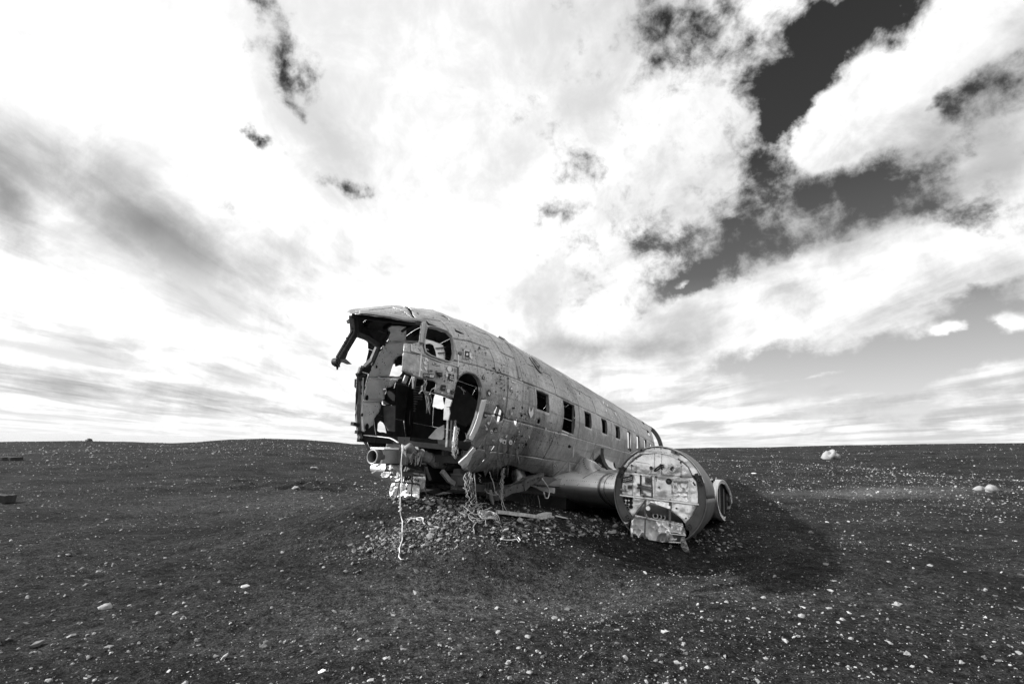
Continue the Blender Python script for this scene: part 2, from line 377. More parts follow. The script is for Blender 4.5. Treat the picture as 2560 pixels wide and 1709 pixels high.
KS = [3.9, 4.2, 4.8, 5.4, 6.2, 7.2, 9, 11.5, 14, 17, 18.6, 21.3]
KW = [.66, .78, .93, 1.03, 1.13, 1.2, 1.2, 1.2, 1.15, 1.06, 1.02, .89]
KT = [.66, .82, 1.08, 1.22, 1.29, 1.32, 1.34, 1.34, 1.36, 1.36, 1.38, 1.42]
KB = [-.75, -.85, -.95, -1.0, -1.05, -1.05, -1.05, -1.05, -1.0, -.8, -.7, -.5]
CC, EX = .15, 2.15
def prm(s): return np.interp(s, KS, KW), np.interp(s, KS, KT), np.interp(s, KS, KB)
def surf(s, th, off=0.):
    """s, th arrays -> aircraft coords (s,p,h)"""
    w, t, b = prm(s); a = np.radians(th); c, n = np.cos(a), np.sin(a); e = 2 / EX
    H = np.where(n > 0, t - CC, CC - b)
    return np.stack([s + 0 * c, (w + off) * np.sign(c) * abs(c) ** e, CC + (H + off) * np.sign(n) * abs(n) ** e], -1)
def S(s, th, off=0.):
    q = surf(np.array(float(s)), np.array(float(th)), off); return L(*q)
def gq(q):
    w, t, b = prm(q[0]); hh = q[2] - CC; H = (t - CC) if hh > 0 else (CC - b)
    return (abs(q[1]) / w) ** EX + (abs(hh) / H) ** EX - 1
def theta(q):
    w, t, b = prm(q[0]); hh = q[2] - CC; H = (t - CC) if hh > 0 else (CC - b)
    return math.degrees(math.atan2(math.copysign((abs(hh) / H) ** (EX / 2), hh), math.copysign((abs(q[1]) / w) ** (EX / 2), q[1])))
def hit(uv, near=True):
    """where the sight line meets the fuselage skin: (s, th)"""
    d = dl(uv); ts = np.linspace(3, 32, 700); Q = EYE + ts[:, None] * d
    w, t, b = prm(Q[:, 0]); hh = Q[:, 2] - CC; H = np.where(hh > 0, t - CC, CC - b)
    gs = (abs(Q[:, 1]) / w) ** EX + (abs(hh) / H) ** EX - 1
    gs[(Q[:, 0] < 3.9) | (Q[:, 0] > 21.3)] = 9
    ins = np.where(gs < 0)[0]
    if len(ins) == 0: q = Q[np.argmin(gs)]
    else:
        i = ins[0] if near else ins[-1]; a, bb = (ts[i - 1], ts[i]) if near else (ts[min(i + 1, 699)], ts[i])
        for _ in range(18):
            m = (a + bb) / 2; q = EYE + m * d
            if gq(q) < 0 and 3.9 < q[0] < 21.3: bb = m
            else: a = m
        q = EYE + bb * d
    th = theta(q)
    if th < -80: th += 360
    return (float(q[0]), th)
def hn(pts): return [hit(p) for p in pts]
def hf(pts): return [hit(p, False) for p in pts]
TM = .0209  # metres per degree of th

def jag(poly, amp=.012, step=.05, seed=0, closed=True):
    rnd = random.Random(seed); out = []
    n = len(poly)
    for i in range(n if closed else n - 1):
        a = np.array(poly[i]); b = np.array(poly[(i + 1) % n]); d = (b - a) * np.array([1, TM]); Ln = np.hypot(*d)
        k = max(1, int(Ln / step))
        for j in range(k):
            q = a + (b - a) * j / k
            if j: q = q + np.array([rnd.gauss(0, amp), rnd.gauss(0, amp) / TM])
            out.append(tuple(q))
    if not closed: out.append(tuple(poly[-1]))
    return out
def inpoly(X, Y, poly):
    res = np.zeros(X.shape, bool); n = len(poly)
    for i in range(n):
        x1, y1 = poly[i]; x2, y2 = poly[(i + 1) % n]
        if y1 == y2: continue
        c = ((y1 > Y) != (y2 > Y)) & (X < (x2 - x1) * (Y - y1) / (y2 - y1) + x1)
        res ^= c
    return res
def nearest(px_, py_, poly):
    P = np.array(poly) * [1, TM]; Q = np.roll(P, -1, 0); p = np.array([px_, py_ * TM]); d = Q - P
    t = np.clip(((p - P) * d).sum(1) / ((d * d).sum(1) + 1e-12), 0, 1); c = P + t[:, None] * d
    k = np.argmin(((c - p) ** 2).sum(1)); return c[k][0], c[k][1] / TM, math.sqrt(((c[k] - p) ** 2).sum())

# ---------------------------------------------------------------- fuselage skin
WIN_S = [(7.05, 7.54), (8.24, 8.88), (9.48, 9.95), (10.71, 11.16), (11.95, 12.42), (13.30, 13.78), (14.65, 15.2), (16.0, 16.5)]
WIN_T = [(-1, 11.2), (-10, 12.4), (-1, 11.4), (-1, 12), (-1, 11), (-8, 11.5), (-6, 12), (-2, 12)]
door = hn([r1(*q) for q in [(1530, 833), (1590, 850), (1635, 905), (1662, 985), (1663, 1080), (1650, 1190), (1618, 1310), (1570, 1440), (1520, 1545), (1478, 1585)]])
door_in = door[:]
# front edge of what is left of the port side, from the windscreen down to the belly
front = [(3.8, 100)] + hn([r1(222, 186), r1(330, 196), r1(520, 222), r1(760, 256), r1(1005, 292)])
front += hn([r1(1000, 400), r1(985, 505)])                      # port windscreen post
front += hn([r1(900, 520), r1(825, 510), r1(822, 600), r1(815, 640), r1(806, 815)])
front += jag(hn([r1(806, 815), r1(870, 850), r1(940, 880), r1(1000, 905), r1(1060, 905), r1(1172, 935), r1(1155, 1050), r1(1255, 1085), r1(1320, 1115), r1(1362, 1110)]), .006, .04, 3, False)[1:]
front += hn([r1(1372, 1050), r1(1392, 960), r1(1430, 885), r1(1475, 845)]) + door
front += jag(hn([r1(1478, 1585), r2(1480, 345), r2(1530, 440), r2(1460, 520), r2(1380, 610), r4(290, 640)]), .006, .05, 5, False)[1:]
belly = jag(hn([r4(290, 640), r4(380, 672), r4(450, 690), r4(600, 665), r4(720, 628), r4(830, 600), r4(900, 583), r4(1000, 610), r4(1060, 640), r4(1200, 690), r4(1340, 722), r4(1500, 745)]), .006, .06, 6, False)[1:]
cut_front = [(3.8, 101), (4.46, 100), (4.22, 91), (4.08, 84)] + front[1:] + belly + [(9.4, -56), (10.5, -60), (10.5, -99), (3.8, -99)]
# starboard front rim
sb = [(3.8, 99), (4.44, 99), (4.62, 106), (4.85, 116), (5.1, 128), (5.3, 137)] + [(5.5, 141), (5.66, 150)]
sb += jag(hf([r1(400, 760), r1(312, 850), r1(305, 1000), r1(300, 1200), r1(300, 1400), r1(330, 1560)]), .006, .05, 8, False)
sb += [(5.85, 216), (6.0, 232), (6.3, 245), (7.2, 252), (9, 256), (22, 259), (22, 275), (3.8, 275)]
holes_far = [jag(hf([r1(*q) for q in Q]), .008, .05, 20 + i) for i, Q in enumerate([
    [(690, 745), (740, 728), (800, 750), (810, 830), (780, 870), (700, 868), (640, 872), (655, 800)],
    [(1165, 1065), (1250, 1085), (1258, 1160), (1270, 1215), (1230, 1232), (1135, 1205), (1150, 1110)],
    [(580, 1130), (640, 1150), (625, 1185), (580, 1180)],
    [(535, 1390), (560, 1360), (610, 1410), (628, 1495), (530, 1470)]])]
circ = hit(r1(612, 1033), False); holes_far.append([(circ[0] + .055 * math.cos(a), circ[1] + .055 / TM * math.sin(a)) for a in np.linspace(0, 6.28, 14, endpoint=False)])
hb = hit(r3(588, 1265), False); holes_far.append([(hb[0] - .25, hb[1] - 9), (hb[0] + .2, hb[1] - 9), (hb[0] + .25, hb[1] + 9), (hb[0] - .25, hb[1] + 9)])
hc = hit(r3(838, 1350), False); holes_far.append([(hc[0] - .2, hc[1] - 7), (hc[0] + .2, hc[1] - 7), (hc[0] + .2, hc[1] + 7), (hc[0] - .2, hc[1] + 7)])
holes_near = []
sw = [(1075, 345), (1110, 335), (1200, 355), (1290, 390), (1340, 440), (1358, 510), (1362, 620), (1350, 690), (1310, 712), (1240, 690), (1120, 645), (1060, 610), (1042, 560), (1050, 460)]
sidewin = hn([r1(*q) for q in sw]); holes_near.append(sidewin)
torn = [
    [(600, 1135), (625, 1170), (660, 1215), (688, 1250), (665, 1330), (600, 1345), (567, 1300), (565, 1215), (590, 1180)],
    [(822, 1315), (858, 1310), (860, 1350), (850, 1385), (822, 1382), (812, 1345)],
    [(1100, 1310), (1120, 1305), (1130, 1345), (1115, 1372), (1092, 1355)],
    [(885, 1255), (915, 1250), (915, 1280), (890, 1282)]]
holes_near += [hn([r3(*q) for q in Q]) for Q in torn]
holes_near += [hn([r4(*q) for q in Q]) for Q in [
    [(650, 325), (708, 330), (665, 400), (640, 425), (585, 425), (595, 380), (630, 345)],
    [(1668, 335), (1690, 318), (1712, 340), (1700, 368), (1675, 362)]]]
holes_near += [hn([r5(*q) for q in Q]) for Q in [[(1005, 880), (1030, 870), (1040, 925), (1022, 940), (1008, 910)], [(355, 160), (366, 163), (370, 192), (357, 180)],
                                                [(1243, 655), (1262, 675), (1280, 720), (1265, 722), (1248, 690)], [(1165, 540), (1190, 545), (1210, 580), (1195, 578)]]]
# splits along the roof seams near the cockpit
holes_near += [hn([r1(*q) for q in Q]) for Q in [
    [(815, 112), (870, 125), (905, 150), (925, 200), (955, 235), (975, 240), (930, 238), (890, 180), (865, 140)],
    [(960, 238), (1080, 262), (1105, 290), (1200, 335), (1300, 380), (1300, 392), (1200, 352), (1100, 318), (1070, 285)],
    [(1205, 205), (1260, 215), (1310, 245), (1340, 290), (1325, 275), (1290, 240)],
    [(1365, 345), (1390, 375), (1440, 398), (1475, 412), (1520, 430), (1440, 415), (1385, 392)],
    [(1490, 310), (1530, 325), (1505, 325)]]]
for i, ((a, b), (c, d)) in enumerate(zip(WIN_S, WIN_T)):
    q = [(a, c), (b, c), (b, d), (a, d)]
    if i == 5: q = [(a, 8), (a + .04, 12.5), (b, d), (b, c), (a + .30, c - 2), (a + .08, c + 4)]
    holes_near.append(q)
    if i in (6, 7): holes_far.append([(a, 180 - 12), (b, 180 - 12), (b, 181), (a, 181)])
dome = hit(r3(1078, 640)); holes_near.append([(dome[0] + .155 * math.cos(a), dome[1] + .155 / TM * math.sin(a)) for a in np.linspace(0, 6.28, 20, endpoint=False)])
holes_near.append([(16.95, -5), (17.35, -5), (17.35, 9), (16.95, 9)])
# ragged open tail: the roof reaches farther back than the sides
tail = jag([(17.6, -80), (17.7, -30), (17.6, -8), (18.1, 12), (18.3, 25), (18.7, 38), (19.9, 52), (20.5, 68), (20.7, 90), (20.5, 120), (20.2, 150), (19.0, 200), (18.3, 262)], .04, .12, 9, False) + [(22, 262), (22, -80)]
POLYS = [cut_front, sb, tail] + holes_far + holes_near

s_edges = [3.9, 4.62, 5.09, 5.88, 6.17, 6.63, 7.0, 7.9, 9.12, 10.33, 11.55, 12.77, 13.98, 15.2, 16.42, 17.64, 18.86, 21.2]
t_edges = [-99, -58, -35, -12, 13.6, 32, 50, 74, 106, 130, 148, 166.4, 192, 215, 262]
def D(s_, th_):
    """dents: the skin sags between frames and buckles at random"""
    v = Vector((s_, th_ * TM, 3.3))
    fr = math.sin(math.pi * ((s_ % .6075) / .6075)) ** 2 * math.sin(math.pi * (((th_ * TM) % .44) / .44)) ** 2
    o = .010 * mnoise.noise(v * 1.7) + .005 * mnoise.noise(v * 5.1) - .006 * fr
    if s_ < 5.1 and th_ < 28: o += .02 * mnoise.noise(v * 3.1 + Vector((9, 2, 1)))
    return o
def islands(quads):
    par = {}
    def find(x):
        while par[x] != x: par[x] = par[par[x]]; x = par[x]
        return x
    for q in quads:
        for v in q: par.setdefault(v, v)
        for v in q[1:]:
            a_, b_ = find(q[0]), find(v)
            if a_ != b_: par[a_] = b_
    out = {}
    for q in quads: out.setdefault(find(q[0]), []).append(q)
    return [v for v in out.values() if len(v) > 3]
def make_skin():
    gaps = .004
    sg = []; tg = []; cs = []; ct = []
    for a, b in zip(s_edges, s_edges[1:]):
        st = .024 if a < 9 else .05
        n = max(2, int(round((b - a) / st))); xs = np.linspace(a + gaps / 2, b - gaps / 2, n + 1); sg.append(xs)
    for a, b in zip(t_edges, t_edges[1:]):
        n = max(3, int(round((b - a) / (1.15 if a < 60 else 1.7)))); tg.append(np.linspace(a + .08, b - .08, n + 1))
    bounds = []
    for p_ in POLYS:
        A = np.array(p_); bounds.append((A[:, 0].min(), A[:, 0].max(), A[:, 1].min(), A[:, 1].max()))
    k = 0
    for i, xs in enumerate(sg):
        for j, ts in enumerate(tg):
            X, T = np.meshgrid(xs, ts, indexing='ij'); X = X.copy(); T = T.copy()
            cx = (X[:-1, :-1] + X[1:, 1:]) / 2; ctt = (T[:-1, :-1] + T[1:, 1:]) / 2
            dead = np.zeros(cx.shape, bool); used = []
            for p_, bb in zip(POLYS, bounds):
                if bb[1] < xs[0] or bb[0] > xs[-1] or bb[3] < ts[0] or bb[2] > ts[-1]: continue
                m = inpoly(cx, ctt, p_)
                used.append((p_, m)); dead |= m
            if dead.all(): continue
            keep = ~dead
            # snap rim vertices onto the hole outline
            vk = np.zeros(X.shape, int); vd = np.zeros(X.shape, int)
            for di in (0, 1):
                for dj in (0, 1):
                    vk[di:di + keep.shape[0], dj:dj + keep.shape[1]] += keep
                    vd[di:di + keep.shape[0], dj:dj + keep.shape[1]] += dead
            for (a, b) in zip(*np.where((vk > 0) & (vd > 0))):
                best = None
                for p_, m in used:
                    sx, sy, dd = nearest(X[a, b], T[a, b], p_)
                    if best is None or dd < best[2]: best = (sx, sy, dd)
                if best and best[2] < .05: X[a, b] = np.clip(best[0], xs[0], xs[-1]); T[a, b] = np.clip(best[1], ts[0], ts[-1])
            # dents: skin sags between frames, buckles at random
            off = np.array([[D(X[a, b], T[a, b]) for b in range(X.shape[1])] for a in range(X.shape[0])])
            off += ((i + j) % 2) * .004
            Q = surf(X.ravel(), T.ravel(), 0.)
            # normal-ish offset: push from section centre
            Nn = Q - np.stack([Q[:, 0], 0 * Q[:, 0], CC + 0 * Q[:, 0]], -1); Nn /= np.linalg.norm(Nn, axis=1)[:, None] + 1e-9
            Q = Q + Nn * off.ravel()[:, None]
            V = np.stack([Q[:, 0], -Q[:, 1], Q[:, 2]], -1)
            nj = X.shape[1]; idx = np.arange(X.size).reshape(X.shape)
            quads = []
            for (a, b) in zip(*np.where(keep)):
                quads.append((idx[a, b], idx[a, b + 1], idx[a + 1, b + 1], idx[a + 1, b]))
            for quads in islands(quads):
                used_v = sorted({q for f in quads for q in f}); rm = {q: n for n, q in enumerate(used_v)}
                me = bpy.data.meshes.new('skin_panel')
                me.from_pydata([tuple(V[q]) for q in used_v], [], [tuple(rm[q] for q in f)[::-1] for f in quads])
                uvl = me.uv_layers.new(name='UVMap'); Xr, Tr = X.ravel(), T.ravel()
                lv = np.zeros(len(me.loops), int); me.loops.foreach_get('vertex_index', lv); uvn = np.array(used_v)[lv]
                uvl.data.foreach_set('uv', np.stack([Xr[uvn], Tr[uvn] * TM], -1).ravel())
                me.polygons.foreach_set('use_smooth', [True] * len(me.polygons)); me.update()
                me.materials.append(M['skin']); me.materials.append(M['lining' if xs[-1] < 7.05 and ts[-1] < 51 else 'primer'])  # port inner faces made pale to bounce light onto the starboard wall
                o = bpy.data.objects.new('skin_panel', me); COL.objects.link(o); o.parent = root
                sm = o.modifiers.new('thickness', 'SOLIDIFY'); sm.thickness = .006; sm.offset = -1
                sm.material_offset = 1; sm.material_offset_rim = 0
            k += 1
make_skin()
# ---------------------------------------------------------------- helpers on the fuselage surface
def SD(s, th, off=.0):
    q = surf(np.array(float(s)), np.array(float(th))); n = q - np.array([q[0], 0, CC]); n = n / (np.linalg.norm(n) + 1e-9)
    q = q + n * (off + D(s, th) + (.004 if off > 0 else 0)); return L(*q)
def patch(name, poly, off, mat, parent=root, step=.04, solid=.004, holes=(), extra=None, smooth=True):
    """sheet following the fuselage section at an offset, clipped to an (s, th) outline"""
    A = np.array(poly); tstep = step / TM
    xs = np.arange(A[:, 0].min(), A[:, 0].max() + step, step); ts = np.arange(A[:, 1].min(), A[:, 1].max() + tstep, tstep)
    X, T = np.meshgrid(xs, ts, indexing='ij'); cx = (X[:-1, :-1] + X[1:, 1:]) / 2; ct = (T[:-1, :-1] + T[1:, 1:]) / 2
    keep = inpoly(cx, ct, poly); allp = [poly] + list(holes)
    for h_ in holes: keep &= ~inpoly(cx, ct, h_)
    return _clip(name, X, T, keep, allp, (1, TM), lambda s_, t_: SD(s_, t_, off + (extra(s_, t_) if extra else 0)), mat, parent, solid, smooth, step)
def _near2(x, y, poly, sc):
    P = np.array(poly) * sc; Q = np.roll(P, -1, 0); p = np.array([x, y]) * sc; d = Q - P
    t = np.clip(((p - P) * d).sum(1) / ((d * d).sum(1) + 1e-12), 0, 1); c = P + t[:, None] * d
    k = np.argmin(((c - p) ** 2).sum(1)); return c[k][0] / sc[0], c[k][1] / sc[1], math.sqrt(((c[k] - p) ** 2).sum())
def _clip(name, X, T, keep, polys, sc, f, mat, parent, solid, smooth, step):
    sc = np.array(sc)
    vk = np.zeros(X.shape, int); vd = np.full(X.shape, 0, int)
    for di in (0, 1):
        for dj in (0, 1): vk[di:di + keep.shape[0], dj:dj + keep.shape[1]] += keep
    edge = (vk > 0) & (vk < 4)
    for (a, b) in zip(*np.where(edge)):
        best = min((_near2(X[a, b], T[a, b], p_, sc) for p_ in polys), key=lambda r: r[2])
        if best[2] < step * 1.5: X[a, b], T[a, b] = best[0], best[1]
    idx = np.arange(X.size).reshape(X.shape); quads = [(idx[a, b], idx[a, b + 1], idx[a + 1, b + 1], idx[a + 1, b]) for a, b in zip(*np.where(keep))]
    used = sorted({q for q_ in quads for q in q_}); rm = {q: n for n, q in enumerate(used)}
    mb = MB(); Xr, Tr = X.ravel(), T.ravel()
    for q in used: mb.vert(f(Xr[q], Tr[q]))
    for q in quads: mb.face([rm[k] for k in q])
    return mb.build(name, mat, parent, smooth, solid)
def pxpatch(name, poly, f, mat, parent=root, step=14, solid=.004, smooth=True, holes=()):
    """sheet clipped to an outline given in survey coordinates; f maps a survey point to the place in 3-D"""
    A = np.array(poly, float); xs = np.arange(A[:, 0].min(), A[:, 0].max() + step, step); ys = np.arange(A[:, 1].min(), A[:, 1].max() + step, step)
    X, Y = np.meshgrid(xs, ys, indexing='ij'); X = X.astype(float); Y = Y.astype(float)
    cx = (X[:-1, :-1] + X[1:, 1:]) / 2; cy = (Y[:-1, :-1] + Y[1:, 1:]) / 2
    keep = inpoly(cx, cy, poly)
    for h_ in holes: keep &= ~inpoly(cx, cy, h_)
    return _clip(name, X, Y, keep, [poly] + list(holes), (1, 1), f, mat, parent, solid, smooth, step)
def part(name, mb, mat, parent=root, **k): return mb.build(name, mat, parent, **k)
def stuff(o): o['kind'] = 'stuff'; return o

# ---------------------------------------------------------------- structure inside the hull
WT = [i for i in range(len(WIN_S))]
def arc_frame(s, t0, t1, depth=.07, w=.03, mat='primer'):
    mb = MB(); ths = np.linspace(t0, t1, max(4, int((t1 - t0) / 5))); rows = []
    for ds, off in ((-w / 2, -.012), (w / 2, -.012), (w / 2, -.012 - depth), (-w / 2, -.012 - depth), (-w / 2, -.012)):
        rows.append([S(s + ds, t, off) for t in ths])
    mb.grid(rows); return part('hull_frame', mb, M[mat], smooth=False)
for s in (5.86, 6.2): arc_frame(s, -50, 120)
for s in (7.02, 7.9): arc_frame(s, -50, 128)
for s in ( 9.12, 10.33, 11.55, 12.77, 13.98, 15.2, 16.42, 17.2):
    arc_frame(s, -50 if s > 5.8 else 20, 248, .03 if s > 12 else .07)
for s in (4.75, 5.15, 5.55): arc_frame(s, 48, 125, .05)
for s, a, b in ((17.75, 30, 125), (18.25, 62, 110), (18.9, -3, 88), (18.3, 8, 60)): 
    if s < 18.5: arc_frame(s, a, b, .06)
# last ring standing open behind the broken tail
mb = MB(); ths = np.linspace(-4, 96, 26)
mb.grid([[S(20.9 + a, t, o) for t in ths] for a, o in ((0, 0), (.14, 0), (.14, -.15), (0, -.15), (0, 0))]); part('tail_frame', mb, M['frame'])
for t in (60, 84):
    mb = MB(); mb.bar(S(18.0, t, -.03), S(21.0, t, -.03), .05, .04); part('stringer', mb, M['frame'])
for t in np.arange(100, 240, 11.5):
    mb = MB()
    for a in np.arange(8.6, 17.0, 1.2): mb.bar(S(a, t, -.03), S(a + 1.2, t, -.03), .025, .03)
    part('stringer', mb, M['primer'])
# cabin floor with a torn front edge
poly = [L(*q, -.47) for q in [(5.80, -.98), (5.86, -.7), (6.02, -.45), (5.98, -.2), (6.2, .1), (6.12, .4), (6.5, .7), (6.62, .98)]]
fl = poly + [L(8.5, .98, -.50), L(17.2, .9, -.35), L(17.2, -.9, -.35), L(8.5, -.98, -.50)]
mb = MB(); mb.prism(fl, (0, 0, -.04)); part('cabin_floor', mb, M['floorboard'])
mb = MB()
for a, b in zip(poly, poly[1:]): mb.bar(np.array(a) + (-.03, 0, -.035), np.array(b) + (-.03, 0, -.035), .05, .11)
part('floor_beam', mb, M['black'])  # black strip added to cover the pale floor's bright front edge
mb = MB()
e = [at_s(r2(*q), 5.78) for q in [(352, 276), (440, 284), (560, 296), (640, 306), (690, 330), (722, 352)]]
for a, b in zip(e, e[1:]): mb.bar(a, b, .03, .010)
part('floor_edge', mb, M['lining'])
mb = MB()
e = [at_s(r2(*q), 5.95) for q in [(600, 352), (700, 372), (800, 352), (900, 372), (1180, 398), (1330, 430)]]
for a, b in zip(e, e[1:]): mb.bar(a, b, .05, .07)
part('floor_beam', mb, M['black'])
mb = MB(); mb.prism([L(15.5, p_, h_) for p_, h_ in [(-1.0, -.45), (.5, -.45), (.56, .4), (.5, 1.22), (0, 1.33), (-.6, 1.15), (-1.0, .6)]], (.03, 0, 0)); part('window_sky_block', mb, M['primer'])  # added screen that hides the open-tail sky behind the middle windows
# light cockpit side lining on the starboard wall
def r1f(pts): return hf([r1(*q) for q in pts])
P1 = r1f([(640, 300), (760, 288), (846, 300), (835, 480), (822, 640), (760, 625), (705, 665), (690, 715), (662, 780), (640, 862)]) + r1f([(405, 880), (440, 790), (480, 690), (520, 600), (585, 540), (640, 470)])
P2 = r1f([(405, 890), (560, 885), (745, 872), (748, 900)]) + jag(r1f([(748, 900), (700, 940), (650, 982), (600, 1000), (552, 1004)]), .008, .03, 31, False) + r1f([(580, 1020), (583, 1120), (530, 1140), (345, 1138), (365, 1040)])
P3 = r1f([(345, 1150), (530, 1158)]) + jag(r1f([(545, 1190), (530, 1262), (490, 1310), (466, 1345), (455, 1420), (400, 1462), (352, 1500)]), .008, .03, 32, False) + r1f([(335, 1400), (332, 1250)])
for k, P_ in enumerate((P1, P2, P3)):
    patch('lining_panel', P_, -.05, M['lining'], step=.035, extra=lambda s_, t_: .012 * mnoise.noise(Vector((s_ * 4, t_ * .08, k))))
def far(x, y, o=-.06): s_, t_ = hit(r1(x, y), False); return S(s_, t_, o)
mb = MB(); mb.bar(far(400, 882, -.09), far(746, 868, -.09), .05, .018); part('lining_ledge', mb, M['lining'])
mb = MB(); mb.bar(far(345, 1144, -.09), far(530, 1150, -.09), .04, .014); part('lining_ledge', mb, M['lining'])
mb = MB(); mb.bar(far(590, 478, -.09), far(800, 462, -.09), .03, .02); part('lining_ledge', mb, M['lining'])
mb = MB(); mb.bar(far(800, 835, -.12), far(765, 925, -.12), .09, .02); part('bracket', mb, M['lining'])
mb = MB(); mb.bar(far(540, 475, -.16), far(592, 565, -.10), .035, .03); part('bracket', mb, M['lining'])
# dark round holes in the lining
mb = MB()
for x, y, rx in ((372, 1110, .035), (372, 1450, .04), (318, 1310, .02), (485, 745, .02), (310, 1060, .015)):
    q = far(x, y, -.088); mb.disc(q, (1, 0, 0), (0, 0, 1), rx, rx * 1.3, 10, .1)
for k in range(46):
    x, y = random.choice([(random.uniform(560, 740), random.uniform(885, 990)), (random.uniform(520, 800), random.uniform(560, 720)), (random.uniform(370, 520), random.uniform(1190, 1350))])
    q = far(x, y, -.085); mb.disc(q, (1, 0, 0), (0, 0, 1), random.uniform(.004, .011), random.uniform(.005, .012), 6, .3)
stuff(part('shot_holes', mb, M['black']))
patch('black_sheet', r1f([(700, 655), (745, 628), (815, 642), (815, 745), (740, 722), (690, 742), (690, 690)]), -.085, M['black'], step=.03)  # flat black sheet in place of a recess
# starboard rim of the torn nose: a heavy bent frame
rim = [far(*q, -.02) for q in [(352, 770), (330, 840), (325, 930), (325, 1050), (318, 1180), (310, 1300), (315, 1400), (328, 1500), (345, 1560)]]
mb = MB()
for a, b in zip(rim, rim[1:]): mb.bar(a, b, .06, .035)
part('nose_rim', mb, M['frame'])
mb = MB(); q = [far(352, 880, -.05), far(345, 1000, -.05), far(338, 1144, -.05), far(335, 1300, -.05), far(345, 1480, -.05)]
for a, b in zip(q, q[1:]): mb.bar(a, b, .02, .03)
part('nose_rim_edge', mb, M['lining'])
for (a, b) in (((300, 855), (345, 825)), ((318, 905), (385, 885)), ((322, 985), (375, 1000)), ((245, 1395), (315, 1412)), ((290, 1488), (330, 1492)), ((345, 790), (440, 790)), ((355, 765), (420, 780))):
    mb = MB(); mb.bar(far(*a, -.03), far(*b, -.03), .05, .045); part('torn_bracket', mb, M['dark'])
mb = MB(); mb.prism([far(*q, -.03) for q in [(305, 850), (350, 820), (395, 850), (385, 885), (330, 885)]], (.0, .03, 0)); part('torn_bracket', mb, M['frame'])
mb = MB(); mb.prism([far(*q, -.0) for q in [(318, 900), (372, 905), (368, 1000), (340, 1012), (315, 985)]], (0, .05, 0)); part('torn_bracket', mb, M['dark'])
# bulkheads and hanging panels deep inside, mostly in the dark
def slab(name, pts, s, mat, th=.02, rr_=r1):
    mb = MB(); mb.prism([at_s(rr_(*q), s) for q in pts], (th, 0, 0)); return part(name, mb, M[mat])
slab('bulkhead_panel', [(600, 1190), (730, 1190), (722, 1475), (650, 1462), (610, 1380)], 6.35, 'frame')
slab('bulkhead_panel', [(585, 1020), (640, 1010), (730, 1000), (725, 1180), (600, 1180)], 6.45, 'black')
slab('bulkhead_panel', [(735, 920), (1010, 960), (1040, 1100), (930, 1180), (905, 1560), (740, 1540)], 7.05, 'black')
mb = MB()
for k in range(22):
    y = 985 + k * 26; w = 1040 - 18 * max(0, k - 3) + random.uniform(-25, 25)
    if w > 930: mb.bar(at_s(r1(935, y), 7.0), at_s(r1(max(950, w), y + 6), 7.0), .02, .022)
part('corrugated_wall', mb, M['frame'])
slab('bulkhead_door_post', [(722, 930), (742, 935), (735, 1540), (715, 1530)], 6.9, 'dark')
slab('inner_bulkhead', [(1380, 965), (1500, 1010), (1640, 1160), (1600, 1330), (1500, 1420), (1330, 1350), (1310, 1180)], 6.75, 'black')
slab('door_jamb_strip', [(1282, 1105), (1350, 1130), (1325, 1200), (1262, 1215)], 5.55, 'dirtysheet')
slab('door_jamb_strip', [(1262, 1215), (1318, 1210), (1326, 1270), (1308, 1350), (1256, 1345)], 5.52, 'dirtysheet')
for x in (1292, 1335, 1372):
    slab('door_sill_post', [(x, 1350), (x + 16, 1350), (x + 4, 1640), (x - 16, 1640)], 5.6, 'rust' if x != 1335 else 'dark')
slab('torn_lining', [(1090, 1540), (1180, 1440), (1260, 1400), (1262, 1530), (1215, 1590)], 6.3, 'dirtysheet')
# door rim: a deep pale jamb round the opening, and flange
rimp = hn([r1(*q) for q in [(1420, 890), (1470, 848), (1530, 833), (1590, 850), (1635, 905), (1662, 985), (1663, 1080), (1650, 1190), (1618, 1310), (1570, 1440), (1520, 1545)]])
mb = MB(); mb.grid([[SD(a, b, 0) for a, b in rimp], [SD(a + .004, b, -.03) for a, b in rimp]]); part('door_jamb', mb, M['frame'], solid=.006)
fr = hn([r1(*q) for q in [(1665, 1125), (1716, 1125), (1704, 1190), (1670, 1314), (1620, 1454), (1566, 1564), (1520, 1545), (1570, 1440), (1618, 1310), (1650, 1190)]])
patch('door_frame', fr, .012, M['rim'], step=.02, solid=.01)
fr = hn([r1(*q) for q in [(1530, 833), (1600, 846), (1655, 900), (1702, 985), (1706, 1120), (1662, 1120), (1663, 1080), (1662, 985), (1635, 905), (1590, 850)]])
patch('door_frame', fr, .010, M['nacelle'], step=.02, solid=.01)  # upper flange gets a darker metal, its shade put into the colour
# nine cabin window openings: jambs
for i, ((a, b), (c, d)) in enumerate(zip(WIN_S, WIN_T)):
    mb = MB(); q = [(a, c), (b, c), (b, d), (a, d), (a, c)]
    mb.grid([[SD(x, y, 0) for x, y in q], [S(x, y, -.045) for x, y in q]]); part('window_frame', mb, M['frame'], solid=.008)
    if i in (1,):
        mb = MB(); mb.bar(SD(a, c, -.02), SD(a + .34, c - .5, -.02), .05, .02); part('window_sill', mb, M['rim'])
